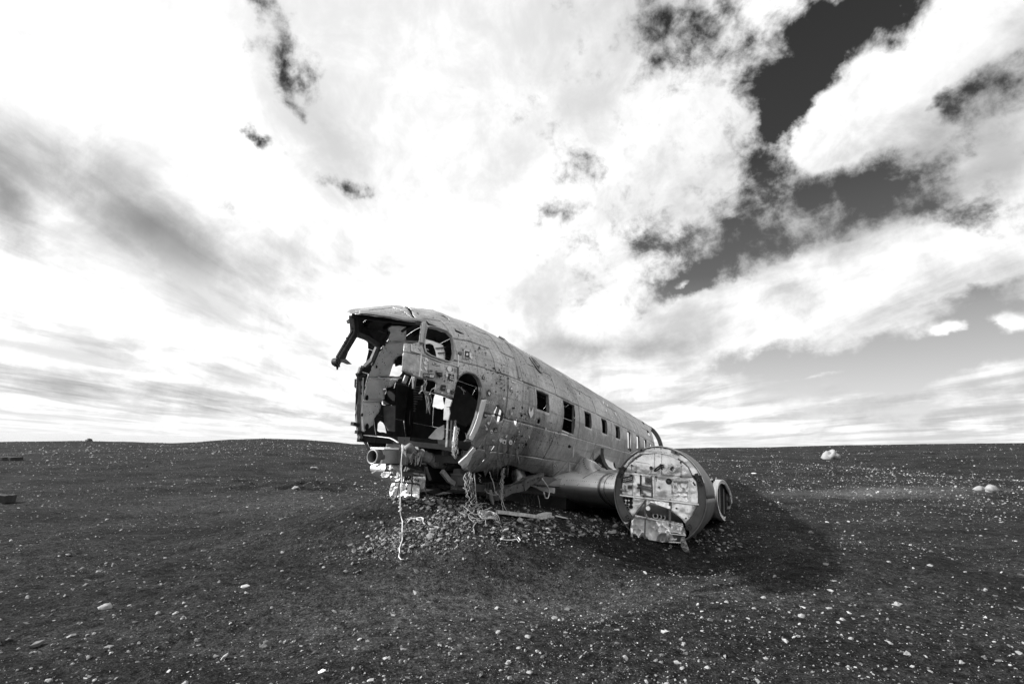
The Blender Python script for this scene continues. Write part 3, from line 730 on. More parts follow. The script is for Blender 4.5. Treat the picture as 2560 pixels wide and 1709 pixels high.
# cockpit side window: frame and pale inner surround
swi = hn([r1(*q) for q in sw]); swc = np.mean(swi, 0)
out = [tuple(swc + (np.array(q) - swc) * 1.055) for q in swi]
mb = MB(); mb.grid([[SD(*q, .010) for q in out + out[:1]], [SD(*q, .012) for q in swi + swi[:1]], [SD(*q, -.02) for q in swi + swi[:1]]]); part('cockpit_window_frame', mb, M['skin'], solid=.004)
S_in = hn([r1(*q) for q in [(1108, 372), (1150, 395), (1230, 420), (1345, 470), (1370, 560), (1368, 700), (1340, 706), (1290, 700), (1278, 600), (1262, 520), (1240, 470), (1205, 452), (1150, 462), (1118, 440)]])
patch('window_surround', S_in, -.13, M['lining'], step=.03)
for (a, b) in (((1265, 515), (1355, 500)), ((1290, 575), (1360, 565)), ((1290, 680), (1355, 672))):
    sa, sb_ = hit(r1(*a)), hit(r1(*b)); mb = MB(); mb.bar(SD(*sa, -.12), SD(*sb_, -.12), .03, .012); part('surround_rib', mb, M['frame'])
slab('cockpit_seat_back', [(1090, 470), (1160, 450), (1230, 560), (1262, 700), (1100, 640)], 6.0, 'dark')
# dome rim on the upper side
mb = MB(); ring = [(dome[0] + .155 * math.cos(a), dome[1] + .155 / TM * math.sin(a)) for a in np.linspace(0, 2 * math.pi, 25)]
mb.grid([[SD(*q, .012) for q in [(dome[0] + (x - dome[0]) * 1.14, dome[1] + (y - dome[1]) * 1.14) for x, y in ring]], [SD(*q, .018) for q in ring], [SD(*q, -.07) for q in ring]]); part('roof_port', mb, M['skin'], solid=.004, smooth=True)
mb = MB(); mb.disc(SD(dome[0], dome[1], -.075), SD(dome[0] + .1, dome[1], -.075) - SD(dome[0], dome[1], -.075), SD(dome[0], dome[1] + 5, -.075) - SD(dome[0], dome[1], -.075), 1.6, 1.55, 20); part('roof_port_cover', mb, M['frame'])
mb = MB(); q = SD(dome[0] + .01, dome[1] - 2, -.06); mb.tube([q, q + (SD(*dome, 0) - SD(*dome, -.1)) * .3], .035, 8); part('roof_port_boss', mb, M['dark'])
# raised antenna strap across the roof
tr = hn([r3(*q) for q in [(600, 300), (680, 340), (740, 400), (790, 480), (820, 560), (850, 680), (875, 810)]])
mb = MB()
for (a, b), (c, d) in zip(tr, tr[1:]): mb.bar(SD(a, b, .006), SD(c, d, .006), .05, .02)
part('roof_strap', mb, M['skin'])

# ---------------------------------------------------------------- windscreen frame
hd = hn([r1(*q) for q in [(335, 168), (560, 197), (800, 228), (1062, 262), (1062, 290), (800, 262), (560, 226), (330, 200)]])
patch('windscreen_header', hd, .010, M['skin'], step=.02, solid=.006)
ctop = at_p(r1(262, 215), .0); pc = at_p(r1(1008, 300), .66)
mb = MB(); mb.bar(ctop, pc, .05, .05); part('header_beam', mb, M['dark'])
mb = MB(); mb.box((at_p(r1(275, 215), 0) + at_p(r1(292, 410), -.03)) / 2, (.035, 0, 0), (0, .035, 0), (at_p(r1(275, 215), 0) - at_p(r1(292, 400), -.03)) / 2); part('windscreen_post_head', mb, M['dark'])
a, b = at_p(r1(290, 400), -.02), at_p(r1(118, 690), .05)
for dx, w_, mt_ in ((0, .022, 'frame'), (.03, .014, 'dark'), (-.03, .016, 'dark')):
    mb = MB(); mb.bar(a + np.array([dx, 0, 0]), b + np.array([dx * .8, 0, 0]), w_, .07); part('windscreen_post', mb, M[mt_])
mb = MB(); mb.bar(at_p(r1(215, 560), .02), at_p(r1(168, 690), .04), .03, .03); part('windscreen_post', mb, M['dark'])
c_ = at_p(r1(88, 715), .06); mb = MB(); mb.tube([c_ + (0, .03, 0), c_ - (0, .03, 0)], .042, 14); mb.tube([c_ + (0, .01, 0), c_ - (0, .04, 0)], .020, 10); part('post_end_fitting', mb, M['dark'])
mb = MB(); mb.prism([at_p(r1(*q), .05) for q in [(62, 745), (110, 720), (118, 770), (100, 775), (93, 802), (88, 770), (62, 765)]], (0, -.02, 0)); part('torn_bracket', mb, M['dark'])
mb = MB(); mb.prism([at_p(r1(*q), .04) for q in [(80, 690), (175, 685), (238, 742), (205, 742), (160, 722), (110, 722)]], (0, -.03, 0)); part('torn_bracket', mb, M['frame'])
for k in range(4):
    q = at_p(r1(158 + k * 22, 590 - k * 45), .03); mb = MB(); mb.bar(q, q + np.array([-.03, 0, -.01]), .02, .02); part('torn_bracket', mb, M['dark'])
b1, b2, b3 = at_p(r1(262, 395), -.02), at_p(r1(420, 455), -.4), at_p(r1(545, 535), -.68)
mb = MB(); mb.bar(b1, b2, .05, .06); mb.bar(b2, b3, .05, .06); part('header_beam', mb, M['frame'])
mb = MB(); roof = [S(4.3, 92, -.03), S(4.66, 106, -.03), S(5.0, 122, -.03), S(5.5, 140, -.03)]; low = [b1, (b1 + b2) / 2, b2, b3]
mb.grid([roof, low]); part('canopy_panel', mb, M['primer'], solid=.006)
mb = MB(); mb.bar(b3, at_p(r1(478, 690), -.78), .05, .05); mb.bar(at_p(r1(478, 690), -.78), at_p(r1(402, 762), -.88), .05, .05); part('windscreen_pillar', mb, M['frame'])
mb = MB(); mb.bar(b3 + (.05, 0, 0), at_p(r1(455, 745), -.84) + (.05, 0, 0), .03, .03); part('windscreen_pillar', mb, M['dark'])
for (a, b) in (((330, 260), (400, 440)), ((400, 250), (330, 340)), ((640, 330), (560, 470))):
    mb = MB(); mb.bar(far(*a, -.1), far(*b, -.12), .03, .04); part('canopy_rib', mb, M['dark'])
# port windscreen corner post with rivets, small pane ledge
cp = hn([r1(*q) for q in [(1008, 294), (1064, 292), (1053, 380), (1036, 470), (1024, 532), (988, 512), (999, 420)]])
patch('windscreen_corner_post', cp, .014, M['skin'], step=.02, solid=.01)
slab('windscreen_ledge', [(840, 505), (995, 512), (990, 490), (860, 480)], 4.62, 'frame')
slab('glare_shield', [(850, 310), (1000, 315), (985, 505), (850, 500)], 6.6, 'black')
# rivets that show one by one
def rivets(pts, r=.0055, off=.013, mat='dark'):
    mb = MB()
    for (s_, t_) in pts:
        q = SD(s_, t_, off); u_ = SD(s_ + .05, t_, off) - q; v_ = SD(s_, t_ + 2, off) - q
        mb.disc(q, u_ / np.linalg.norm(u_), v_ / np.linalg.norm(v_), r, r, 6)
    return stuff(part('rivets', mb, M[mat]))
def line_uv(pts, n):
    P_ = np.array(pts, float); d = np.r_[0, np.cumsum(np.hypot(*np.diff(P_, axis=0).T))]; t = np.linspace(0, d[-1], n)
    return list(zip(np.interp(t, d, P_[:, 0]), np.interp(t, d, P_[:, 1])))
rivets(hn([r1(*q) for q in line_uv([(345, 183), (1050, 277)], 60)]), .006, .022)
rivets(hn([r1(*q) for q in line_uv([(1050, 310), (1035, 400), (1010, 520)], 12) + line_uv([(1070, 310), (1035, 470)], 8)]), .006, .028)
rivets(hn([r3(*q) for q in line_uv([(630, 375), (690, 500), (722, 640), (738, 800), (735, 1000), (715, 1150), (690, 1300), (640, 1450)], 60)]), .0075, .004)
rivets(hn([r3(*q) for q in line_uv([(780, 440), (850, 520), (890, 620), (915, 720), (925, 850), (918, 1000), (915, 1160)], 42)]), .006, .004)
rivets(hn([r3(*q) for q in line_uv([(620, 380), (700, 395), (820, 455), (900, 490), (1000, 535)], 34)]), .006, .004)
rivets(hn([r3(*q) for q in line_uv([(730, 815), (850, 850), (960, 905), (1060, 940)], 24)]), .006, .004)
rivets(hn([r3(*q) for q in line_uv([(1000, 560), (1040, 680), (1075, 780), (1090, 900)], 22)]), .006, .004)
fil_line = [(230, 1380), (250, 1200), (330, 1080), (400, 1000), (450, 940), (530, 903), (630, 885), (760, 905), (880, 955)]
rivets(hn([r5(*q) for q in line_uv(fil_line, 60)]), .008, .006)
# shot holes and pits in clusters
mb = MB()
for rf, cx, cy, sx, sy, n in ((r3, 1210, 760, 55, 60, 90), (r3, 1480, 880, 70, 75, 90), (r3, 600, 680, 90, 45, 60), (r3, 650, 850, 70, 60, 60), (r3, 860, 1010, 60, 60, 30), (r3, 1110, 1400, 70, 60, 60), (r3, 400, 470, 40, 30, 8), (r3, 900, 1250, 70, 60, 30), (r3, 1000, 700, 120, 160, 40), (r3, 300, 400, 160, 100, 30),
                              (r4, 1000, 240, 60, 45, 60), (r4, 1420, 270, 80, 55, 70), (r4, 1290, 120, 60, 50, 50), (r4, 1030, 330, 40, 30, 30), (r5, 330, 160, 60, 60, 40), (r5, 60, 700, 60, 50, 30), (r5, 1120, 620, 50, 50, 25), (r5, 560, 230, 50, 70, 20), (r5, 900, 600, 200, 120, 40), (r1, 1600, 420, 120, 80, 20), (r1, 1100, 200, 200, 60, 30), (r1, 700, 170, 250, 25, 20), (r6, 30, 230, 60, 50, 30)):
    for k in range(n):
        h_ = hit(rf(random.gauss(cx, sx), random.gauss(cy, sy)))
        if h_[0] < 4.3 or (-14 < h_[1] < 13 and any(a - .02 < h_[0] < b + .02 for a, b in WIN_S)): continue
        if inpoly(np.array([h_[0]]), np.array([h_[1]]), cut_front)[0] or any(inpoly(np.array([h_[0]]), np.array([h_[1]]), q)[0] for q in holes_near[:6]): continue
        q = SD(*h_, .004); u_ = SD(h_[0] + .05, h_[1], .004) - q; v_ = SD(h_[0], h_[1] + 2, .004) - q; r_ = min(.016, random.lognormvariate(math.log(.0058), .45))
        mb.disc(q, u_ / np.linalg.norm(u_), v_ / np.linalg.norm(v_), r_, r_ * random.uniform(.7, 1.4), 7, .35)
stuff(part('shot_holes', mb, M['black']))
# panel joints drawn by narrow lap strips
for pts in ([(1415, 420), (1415, 700), (1412, 900)],):
    q = hn([r1(*p_) for p_ in pts]); mb = MB()
    for (a, b), (c, d) in zip(q, q[1:]): mb.bar(SD(a, b, .003), SD(c, d, .003), .008, .004)
    part('lap_strip', mb, M['dark'])
q = hn([r1(*p_) for p_ in [(900, 530), (910, 600), (1010, 632), (1000, 760), (985, 875)]]); mb = MB()
for (a, b), (c, d) in zip(q, q[1:]): mb.bar(SD(a, b, .004), SD(c, d, .004), .016, .006)
part('lap_strip', mb, M['rim'])
q = hn([r1(*p_) for p_ in [(1010, 632), (1200, 705), (1410, 770), (1412, 640)]]); mb = MB()
for (a, b), (c, d) in zip(q, q[1:]): mb.bar(SD(a, b, .004), SD(c, d, .004), .014, .006)
part('lap_strip', mb, M['rim'])
# ---------------------------------------------------------------- stickers and scratched writing
def stk(poly, mat='white', rf=r1, off=.006, name='sticker'):
    mb = MB(); mb.prism([SD(*hit(rf(*q)), off) for q in poly], (0, -.0015, 0)); return part(name, mb, M[mat])
def rnd(cx, cy, rx, ry, n=16, j=0., rot=0): 
    return [(cx + rx * (1 + j * random.uniform(-1, 1)) * math.cos(a) * math.cos(rot) - ry * math.sin(a) * math.sin(rot), cy + ry * (1 + j * random.uniform(-1, 1)) * math.sin(a) + rx * math.cos(a) * math.sin(rot)) for a in np.linspace(0, 2 * math.pi, n, endpoint=False)]
def rect(cx, cy, w, h, sl=.12): return [(cx - w, cy - h - sl * w), (cx + w, cy - h + sl * w), (cx + w, cy + h + sl * w), (cx - w, cy + h - sl * w)]
def text(body, cx, cy, hpx, rf=r1, mat='white', off=.010, slope=.14, wide=1.0, name='lettering'):
    """print wrapped on to the skin"""
    cu = bpy.data.curves.new('lettering', 'FONT'); cu.body = body; cu.size = 1; cu.align_x = 'CENTER'; cu.align_y = 'CENTER'; cu.resolution_u = 3
    tmp = bpy.data.objects.new('tmp', cu); COL.objects.link(tmp)
    dg = bpy.context.evaluated_depsgraph_get(); me = bpy.data.meshes.new_from_object(tmp.evaluated_get(dg))
    mb = MB()
    for v in me.vertices:
        x, y = v.co.x * hpx * wide, -v.co.y * hpx
        mb.vert(SD(*hit(rf(cx + x, cy + y + x * slope)), off))
    for p_ in me.polygons: mb.face(p_.vertices)
    bpy.data.objects.remove(tmp); bpy.data.curves.remove(cu)
    return part(name, mb, M[mat])
def bars(cx, cy, w, h, rf, mat, off, slope, n=0):
    """print too small to read in the photograph: a row of short strokes"""
    n = n or max(3, int(w / 4)); st = 2 * w / n; mb = MB()
    for k in range(n):
        x = cx - w + (k + .5) * st; y = cy + (x - cx) * slope; hw = st * random.uniform(.28, .4); hh_ = h * random.uniform(.75, 1)
        mb.prism([SD(*hit(rf(*q)), off) for q in [(x - hw, y - hh_), (x + hw, y - hh_), (x + hw, y + hh_), (x - hw, y + hh_)]], (0, -.001, 0))
    return part('sticker_print', mb, M[mat])
stk(rnd(1063, 707, 31, 38, 16, .08))
for k in range(7): stk(rnd(1063 + random.uniform(-22, 22), 707 + random.uniform(-26, 26), 7, 8, 7, .4), 'greyink', off=.0105, name='sticker_print')
stk(rect(1182, 742, 41, 11, .2), 'rim'); stk(rect(1158, 736, 12, 6, .2), 'ink', off=.0105, name='sticker_print'); bars(1193, 744, 24, 5, r1, 'greyink', .0105, .2)
stk(rnd(1310, 792, 25, 31, 16, .05)); stk(rnd(1278, 862, 14, 17, 12, .05)); stk(rnd(1343, 805, 5, 20, 8, .2), 'ink')
stk(rect(1330, 882, 33, 34, .2), 'ink'); bars(1330, 880, 22, 7, r1, 'rim', .011, .25); bars(1332, 903, 26, 7, r1, 'rim', .011, .3); bars(1332, 862, 8, 4, r1, 'white', .011, .2)
stk(rect(1082, 866, 53, 24, .12), 'ink'); stk(rect(1112, 871, 20, 13, .12), 'white', off=.0105, name='sticker_print')
text('@POz', 1060, 862, 27, off=.011, slope=.12); text('art', 1112, 870, 25, mat='ink', off=.0125, slope=.12)
stk(rect(1107, 812, 24, 13, .12), 'greyink'); bars(1107, 812, 14, 7, r1, 'ink', .011, .15)
stk([(1038, 768), (1066, 772), (1062, 808), (1050, 800)]); stk([(1000, 775), (1020, 815), (996, 812)])
stk([(1370, 785), (1388, 795), (1392, 840), (1378, 830)], 'greyink')
stk(rect(1431, 627, 20, 15, .15), 'ink'); 
for k in (-5, 5): stk(rect(1431, 627 + k, 17, 2, .15), 'greyink', off=.0105, name='sticker_print')
stk(rect(1499, 640, 29, 48, .2), 'rim'); stk(rect(1503, 645, 24, 40, .2), 'ink', off=.0105); stk(rnd(1502, 638, 12, 13, 10), 'white', off=.012, name='sticker_print'); bars(1503, 676, 17, 4, r1, 'white', .012, .3)
stk(jag([(1530, 622), (1556, 630), (1550, 650), (1568, 668), (1560, 686), (1535, 672)], 1, 30, 1)); 
stk([(1690, 848), (1710, 912), (1673, 902)], 'ink'); stk([(1690, 860), (1703, 903), (1680, 896)], 'rim', off=.0105, name='sticker_print'); stk(rnd(1691, 886, 6, 13, 8, .2), 'ink', off=.012, name='sticker_print')
stk(rnd(1748, 1052, 23, 36), 'ink'); stk([(1736, 1040), (1746, 1052), (1748, 1032), (1752, 1052), (1762, 1046), (1756, 1066), (1748, 1080), (1740, 1066)], 'white', off=.011, name='sticker_print'); stk(rnd(1748, 1052, 26, 40), 'greyink', off=.003)
text('SSKD', 1757, 1155, 42, mat='rim', off=.004, slope=.1, name='scratched_writing')
stk(rnd(1712, 1295, 21, 32), 'ink')
for k in (-8, 0, 8): stk(rect(1712, 1295 + k, 12, 2.4, .15), 'rim', off=.011, name='sticker_print')
stk(jag([(1728, 1372), (1756, 1365), (1750, 1398), (1735, 1392)], 1, 30, 2)); stk([(1700, 1398), (1716, 1405), (1722, 1415), (1706, 1408)]); stk(rnd(1720, 1441, 14, 12, 9, .3), 'rim')
bars(1322, 940, 24, 5, r1, 'rim', .006, .2)
stk([(1222, 960), (1270, 968), (1262, 1032), (1213, 1022)], 'ink'); bars(1242, 998, 12, 7, r1, 'greyink', .011, .1)
stk(rnd(1297, 1028, 17, 21)); stk(rnd(1232, 1050, 11, 13), 'rim'); stk(rnd(1254, 924, 7, 8), 'ink')
for k in range(5): stk(rnd(1352, 1040, 22 - k * 3, 34 - k * 5, 9, .35), ('ink', 'greyink')[k % 2], off=.004 + k * .002, name='painted_mark')
stk(rect(800, 856, 24, 8, .4), 'white', r3); stk(rnd(777, 947, 23, 32, 12, .1), 'greyink', r3); stk(rnd(770, 938, 12, 14, 8, .3), 'white', r3, .0105, 'sticker_print'); stk(rnd(680, 1058, 20, 16, 9, .25), 'rim', r3)
stk(jag([(985, 1155), (1035, 1160), (1040, 1250), (982, 1232)], 1.2, 20, 3), 'white', r3); stk(rect(778, 1238, 22, 34, .15), 'greyink', r3); stk(rnd(778, 1238, 10, 18, 9, .3), 'rim', r3, .0105, 'sticker_print')
stk(rnd(958, 1305, 9, 18), 'ink', r3); stk(rnd(955, 1303, 4, 12), 'rim', r3, .0105, 'sticker_print'); stk(rnd(1327, 1251, 9, 18), 'rim', r3); stk(rnd(1327, 1251, 3, 9), 'ink', r3, .0105, 'sticker_print'); stk(rnd(1193, 1424, 8, 14), 'rim', r3); stk([(980, 1500), (996, 1520), (996, 1548), (985, 1530)], 'white', r3)
stk(rnd(900, 1300, 14, 8, 8, .3), 'greyink', r3); stk(rnd(800, 1175, 20, 10, 8, .3), 'dark', r3)
stk([(1380, 1090), (1397, 1098), (1384, 1112)], 'rim', r3)
stk(rnd(662, 143, 18, 23), 'rim', r4); stk(rect(662, 143, 11, 4, .1), 'ink', r4, .0105, 'sticker_print')
stk(rect(716, 117, 25, 26, -.1), 'ink', r4); bars(716, 106, 7, 2, r4, 'rim', .011, -.1); bars(715, 130, 18, 8, r4, 'rim', .011, -.1, 3)
stk([(875, 185), (872, 215), (848, 226), (852, 205)], 'white', r4)
stk(jag([(765, 240), (780, 245), (785, 222), (795, 245), (808, 228), (806, 272), (765, 262)], 1, 20, 4), 'white', r4)
stk([(812, 245), (862, 252), (852, 310), (808, 300)], 'white', r4); stk(rnd(835, 280, 12, 14, 9, .4), 'ink', r4, .0105, 'sticker_print')
stk(rnd(916, 283, 24, 32), 'white', r4); stk(rnd(915, 286, 9, 7, 8, .3), 'ink', r4, .0105, 'sticker_print')
stk([(1150, 188), (1166, 215), (1165, 238), (1153, 215)], 'white', r4); stk(rnd(1121, 315, 15, 22, 12, .1), 'black', r4)
stk(rnd(560, 350, 13, 20, 10), 'ink', r4); stk(rnd(560, 350, 8, 14, 10), 'greyink', r4, .0105, 'sticker_print'); stk(rnd(690, 262, 16, 16, 9, .4), 'rim', r4); stk(rnd(692, 264, 7, 7, 6, .3), 'ink', r4, .0105, 'sticker_print')
stk([(1490, 562), (1512, 590), (1488, 622), (1466, 595)], 'rim', r4); stk([(1490, 580), (1502, 592), (1488, 610), (1478, 596)], 'greyink', r4, .0105, 'sticker_print')
for k in range(24): stk(rnd(1540 + random.gauss(0, 55), 590 + random.gauss(0, 50), random.uniform(2, 7), random.uniform(2, 6), 6, .4), 'rim', r4, .004, 'paint_fleck')
for x, y, a, b in ((665, 290, 6, 18), (720, 330, 6, 16), (706, 400, 9, 16), (830, 445, 7, 26), (782, 485, 5, 8), (1076, 660, 6, 18), (1170, 695, 5, 14), (510, 255, 4, 7)): stk(rnd(x, y, a, b, 9, .2, -.35), 'white', r5, .005, 'paint_fleck')
for k in range(26): stk(rnd(random.uniform(420, 1060), random.uniform(960, 1560), random.uniform(3, 9), random.uniform(3, 9), 6, .45), random.choice(['white', 'rim', 'rim']), r3, .004, 'paint_fleck')
# bare, abraded metal along the belly edge
for Q in ([(570, 665), (690, 585), (740, 590), (700, 632), (600, 662)], [(735, 590), (800, 520), (890, 415), (940, 408), (900, 470), (830, 560), (780, 600)], [(985, 580), (1060, 530), (1095, 460), (1108, 462), (1085, 520), (1020, 575)],
          [(585, 440), (640, 430), (635, 470), (600, 480)], [(830, 560), (905, 470), (880, 540), (845, 585)]):
    stk([(x + random.uniform(-7, 7), y + random.uniform(-7, 7)) for x, y in jag([tuple(q) for q in Q], 3, 12, 5)], 'abraded', r4, .005, 'bare_metal_patch')
stk(jag([(1660, 760), (1700, 705), (1760, 790), (1740, 830), (1700, 800), (1690, 780)], 4, 15, 5), 'rim', r4, .03, 'bare_metal_patch')
for k in range(3):
    stk([(360 + k * 60, 600), (400 + k * 60, 520), (410 + k * 60, 522), (372 + k * 60, 640)], 'abraded', r4, .004, 'bare_metal_patch')
# air scoop on the nose side
mb = MB(); q0 = SD(*hit(r1(1160, 830)), .01); q1 = SD(*hit(r1(1228, 832)), .01); q2 = SD(*hit(r1(1188, 888)), .01); q3 = (q0 + q1 + q2) / 3 + L(0, .05, -.03)
mb.verts([q0, q1, q2, q3]); mb.f += [(0, 1, 3), (1, 2, 3), (2, 0, 3)]; part('vent_scoop', mb, M['dark'])
mb = MB(); q0 = SD(*hit(r1(1165, 818)), .01); q1 = SD(*hit(r1(1228, 828)), .01); mb.bar(q0, q1, .02, .02); part('vent_scoop_lip', mb, M['skin'])
# ---------------------------------------------------------------- wing centre section
AF = [(9.15, -.97), (9.2, -.88), (9.35, -.80), (9.7, -.73), (10.2, -.69), (10.9, -.67), (11.8, -.70), (13, -.79), (14.3, -.93), (14.8, -1.12), (14.4, -1.24), (13.4, -1.37), (12.2, -1.44), (11.2, -1.42), (10.4, -1.34), (9.8, -1.25), (9.4, -1.14), (9.2, -1.05)]
def af(p, scale=1.):
    c = np.array([11.8, -1.05]); return [L(*(c + (np.array(q) - c) * scale)[[0]], p, (c + (np.array(q) - c) * scale)[1]) for q in AF]
def smooth_af(p, sc=1.):
    P_ = np.array(AF); n = len(P_); out = []
    for i in range(n):
        a, b, c, d = P_[i - 1], P_[i], P_[(i + 1) % n], P_[(i + 2) % n]
        for t in (0, .33, .66):
            q = .5 * ((2 * b) + (-a + c) * t + (2 * a - 5 * b + 4 * c - d) * t * t + (-a + 3 * b - 3 * c + d) * t ** 3)
            q = np.array([11.8, -1.05]) + (q - np.array([11.8, -1.05])) * sc
            out.append(L(q[0], p, q[1]))
    return out + out[:1]
mb = MB(); ps = np.linspace(-3.5, 3.3, 30); mb.grid([smooth_af(p) for p in ps]); part('wing_center_section', mb, M['wing'], smooth=True)
mb = MB(); mb.grid([smooth_af(3.3), smooth_af(3.42), smooth_af(3.52, 1.005)]); part('wing_stub', mb, M['sheet'], smooth=True, solid=.008)
mb = MB(); mb.grid([smooth_af(3.52, 1.008), smooth_af(3.535, 1.012), smooth_af(3.535, .975), smooth_af(3.51, .97)]); part('wing_joint_flange', mb, M['lining'], solid=.004)
mb = MB(); ids = mb.verts(smooth_af(3.40, .96)[:-1]); mb.face(ids); part('wing_end_rib', mb, M['dark'])
def afh(s):
    P_ = np.array(AF); top = P_[:10]; bot = P_[9:][::-1]; bot = np.vstack([[9.15, -.97], bot[::1][::-1][::-1]])
    b = sorted([tuple(x) for x in P_[9:]]); return np.interp(s, top[:, 0], top[:, 1]), np.interp(s, [x[0] for x in b], [x[1] for x in b])
for k, s in enumerate(np.linspace(9.42, 14.2, 15)):
    h1, h0 = afh(s); mb = MB(); w_ = .016 if k % 3 == 0 else .035
    mb.box(L(s, 3.45, (h1 + h0) / 2 ), (w_ / 2, 0, 0), (0, .035, 0), (0, 0, (h1 - h0) / 2 * .93)); part('rib_stiffener', mb, M['nacelle' if k % 4 == 0 else 'dark'])
for k, s in enumerate(np.linspace(9.3, 14.5, 26)):
    h1, h0 = afh(s); mb = MB(); mb.box(L(s, 3.52, h1 - .035), (.03, 0, 0), (0, .012, 0), (0, 0, .02)); mb.box(L(s, 3.52, h0 + .04), (.03, 0, 0), (0, .012, 0), (0, 0, .02)); part('wing_joint_lug', mb, M['wing'])
for p_ in (1.62, 1.98):
    mb = MB(); A_ = smooth_af(p_, 1.004)[:20] + smooth_af(p_, 1.004)[-12:]; q_ = [np.array(v) for v in (smooth_af(p_, 1.004)[-14:-1] + smooth_af(p_, 1.004)[:14])]
    mb.grid([q_, [v - L(0, .05, 0) for v in q_]]); part('wing_lap_strip', mb, M['nacelle'], solid=.003)
mb = MB()
for p_ in (1.60, 1.69, 1.96, 2.05):
    q_ = [np.array(v) for v in (smooth_af(p_, 1.008)[-14:-1] + smooth_af(p_, 1.008)[:14])]
    for a, b in zip(q_, q_[1:]):
        for t in (0, .33, .66): mb.disc(a + (b - a) * t, (0, 1, 0), (0, 0, 1), .006, .006, 6)
for h_i in (3, 8):
    for p_ in np.arange(1.0, 2.15, .04): mb.disc(smooth_af(p_, 1.006)[h_i], (0, 1, 0), (.7, 0, .7), .006, .006, 6)
stuff(part('rivets', mb, M['dark']))
# torn skin at the trailing end of the stub
def stubq(x, y, p=3.53): return at_p(r6(x, y), p)
for Q in ([(1590, 790), (1612, 850), (1642, 880), (1636, 905), (1600, 900), (1585, 850)], [(1600, 890), (1645, 905), (1640, 932), (1612, 905), (1592, 935)], [(1520, 625), (1560, 655), (1590, 740), (1582, 760), (1545, 690)]):
    mb = MB(); mb.prism([stubq(*q) for q in Q], (0, .05, 0)); part('torn_skin', mb, M['dark' if Q[0][0] != 1600 else 'sheet'])
for x, y in ((1380, 600), (1372, 640), (1400, 590), (1385, 680), (1352, 715), (1376, 718), (1352, 762), (1374, 764), (1370, 800)):
    q = at_p(r6(x, y), 3.44); mb = MB(); mb.disc(q + L(-.09, 0, 0), (0, 1, 0), (0, 0, 1), .02, .03, 9, .25); part('patch_mark', mb, M['black'])

# nacelle: a round barrel behind the firewall, blending into the wing
FC = at_s(r6(729, 765), 7.9); cp_, ch_ = 2.83, FC[2]
RAD = .655
prof = [(7.87, .650), (7.88, .662), (8.0, .668), (8.3, .675), (8.7, .68), (9.2, .68), (9.8, .655), (10.6, .60), (11.6, .50), (12.6, .36)]
mb = MB(); NA = 72
def ang_gap(a, s):   # lower front is crushed open
    d = math.degrees(a) % 360; return 236 < d < 300 and s < 8.35
rows = []
for (s, r_) in prof:
    rows.append([L(s, cp_ + r_ * math.cos(a) * .985, ch_ + r_ * math.sin(a) * (1.04 if s < 9 else .95) - .05 * max(0, s - 9)) for a in np.linspace(0, 2 * math.pi, NA + 1)])
ids = [mb.verts(r_) for r_ in rows]
for i, (A, B) in enumerate(zip(ids, ids[1:])):
    for k in range(NA):
        if not ang_gap((k + .5) / NA * 2 * math.pi, prof[i + 1][0]): mb.face((A[k], A[k + 1], B[k + 1], B[k]))
part('engine_nacelle', mb, M['barrel'], smooth=True, solid=.008)
mb = MB(); mb.tube([L(7.875, cp_ + .658 * math.cos(a) * .985, ch_ + .658 * math.sin(a) * 1.04) for a in np.linspace(R(18), R(128), 44)], .006, 6); part('nacelle_rim_glint', mb, M['rim'])  # pale tube on the upper arc only, painting the sunlit edge
def fq(x, y, ds=0.): return at_s(r6(x, y), 7.9 + ds)
def nz(x, y, k, a=1.): return mnoise.noise(Vector((x * k, y * k, a)))
def outer(a0, a1, n, r_=.652): 
    out = []
    for a in np.linspace(R(a0), R(a1), n):
        q = LW((7.9, -(cp_ + r_ * math.cos(a) * .985), ch_ + r_ * math.sin(a) * 1.04)); d = q - CAM; z = d @ ff
        u, v = CX + F * (d @ rr) / z, CY - F * (d @ uu) / z; out.append(((u - 1500) * 4.9, (v - 1080) * 4.9))
    return out
fw = bpy.data.objects.new('firewall', None); COL.objects.link(fw); fw.parent = root
inner_arc = [(320, 445), (370, 380), (430, 322), (520, 268), (610, 250), (700, 244), (790, 258), (860, 280), (960, 330), (1030, 380), (1080, 430), (1135, 545)]
top_band = outer(26, 148, 30)[::-1][::-1]
top_band = outer(24, 151, 34) + inner_arc
pxpatch('firewall_band', top_band, lambda x, y: fq(x, y, .006 + .006 * nz(x, y, .01)), M['fire'], fw, 16, .004)
left_arc = outer(151, 228, 22) + [(355, 1108), (415, 1060), (400, 1050), (340, 960), (290, 860), (262, 740), (258, 640), (285, 520), (320, 445)]
pxpatch('firewall_ring', left_arc, lambda x, y: fq(x, y, -.012), M['ring'], fw, 16, .010)
right_arc = [(1135, 535), (1180, 600), (1198, 700), (1205, 820), (1180, 930), (1130, 1030), (1040, 1125), (1062, 1190), (1100, 1218)] + outer(-52, 24, 24)
pxpatch('firewall_ring', right_arc, lambda x, y: fq(x, y, -.012), M['ring'], fw, 16, .010)
def disp_up(x, y):
    d = .016 * nz(x, y, .006) + .004 * nz(x, y, .017, 3)
    bx = max(abs(x - 990) / 105, abs(y - 720) / 130)
    if bx < 1: d += .028 * min(1, (1 - bx) * 5) + .02 * abs(nz(x, y, .018, 7)) * 2
    return .018 + d
upper = inner_arc[::-1] + [(285, 520), (258, 640), (262, 765), (500, 800), (860, 842), (1205, 885), (1205, 820), (1198, 700), (1180, 600)]
upper = inner_arc + [(1180, 600), (1198, 700), (1205, 820), (1205, 885), (860, 842), (500, 800), (262, 765), (258, 640), (285, 520)]
pxpatch('firewall_plate', upper, lambda x, y: fq(x, y, disp_up(x, y)), M['fire'], fw, 9, .003)
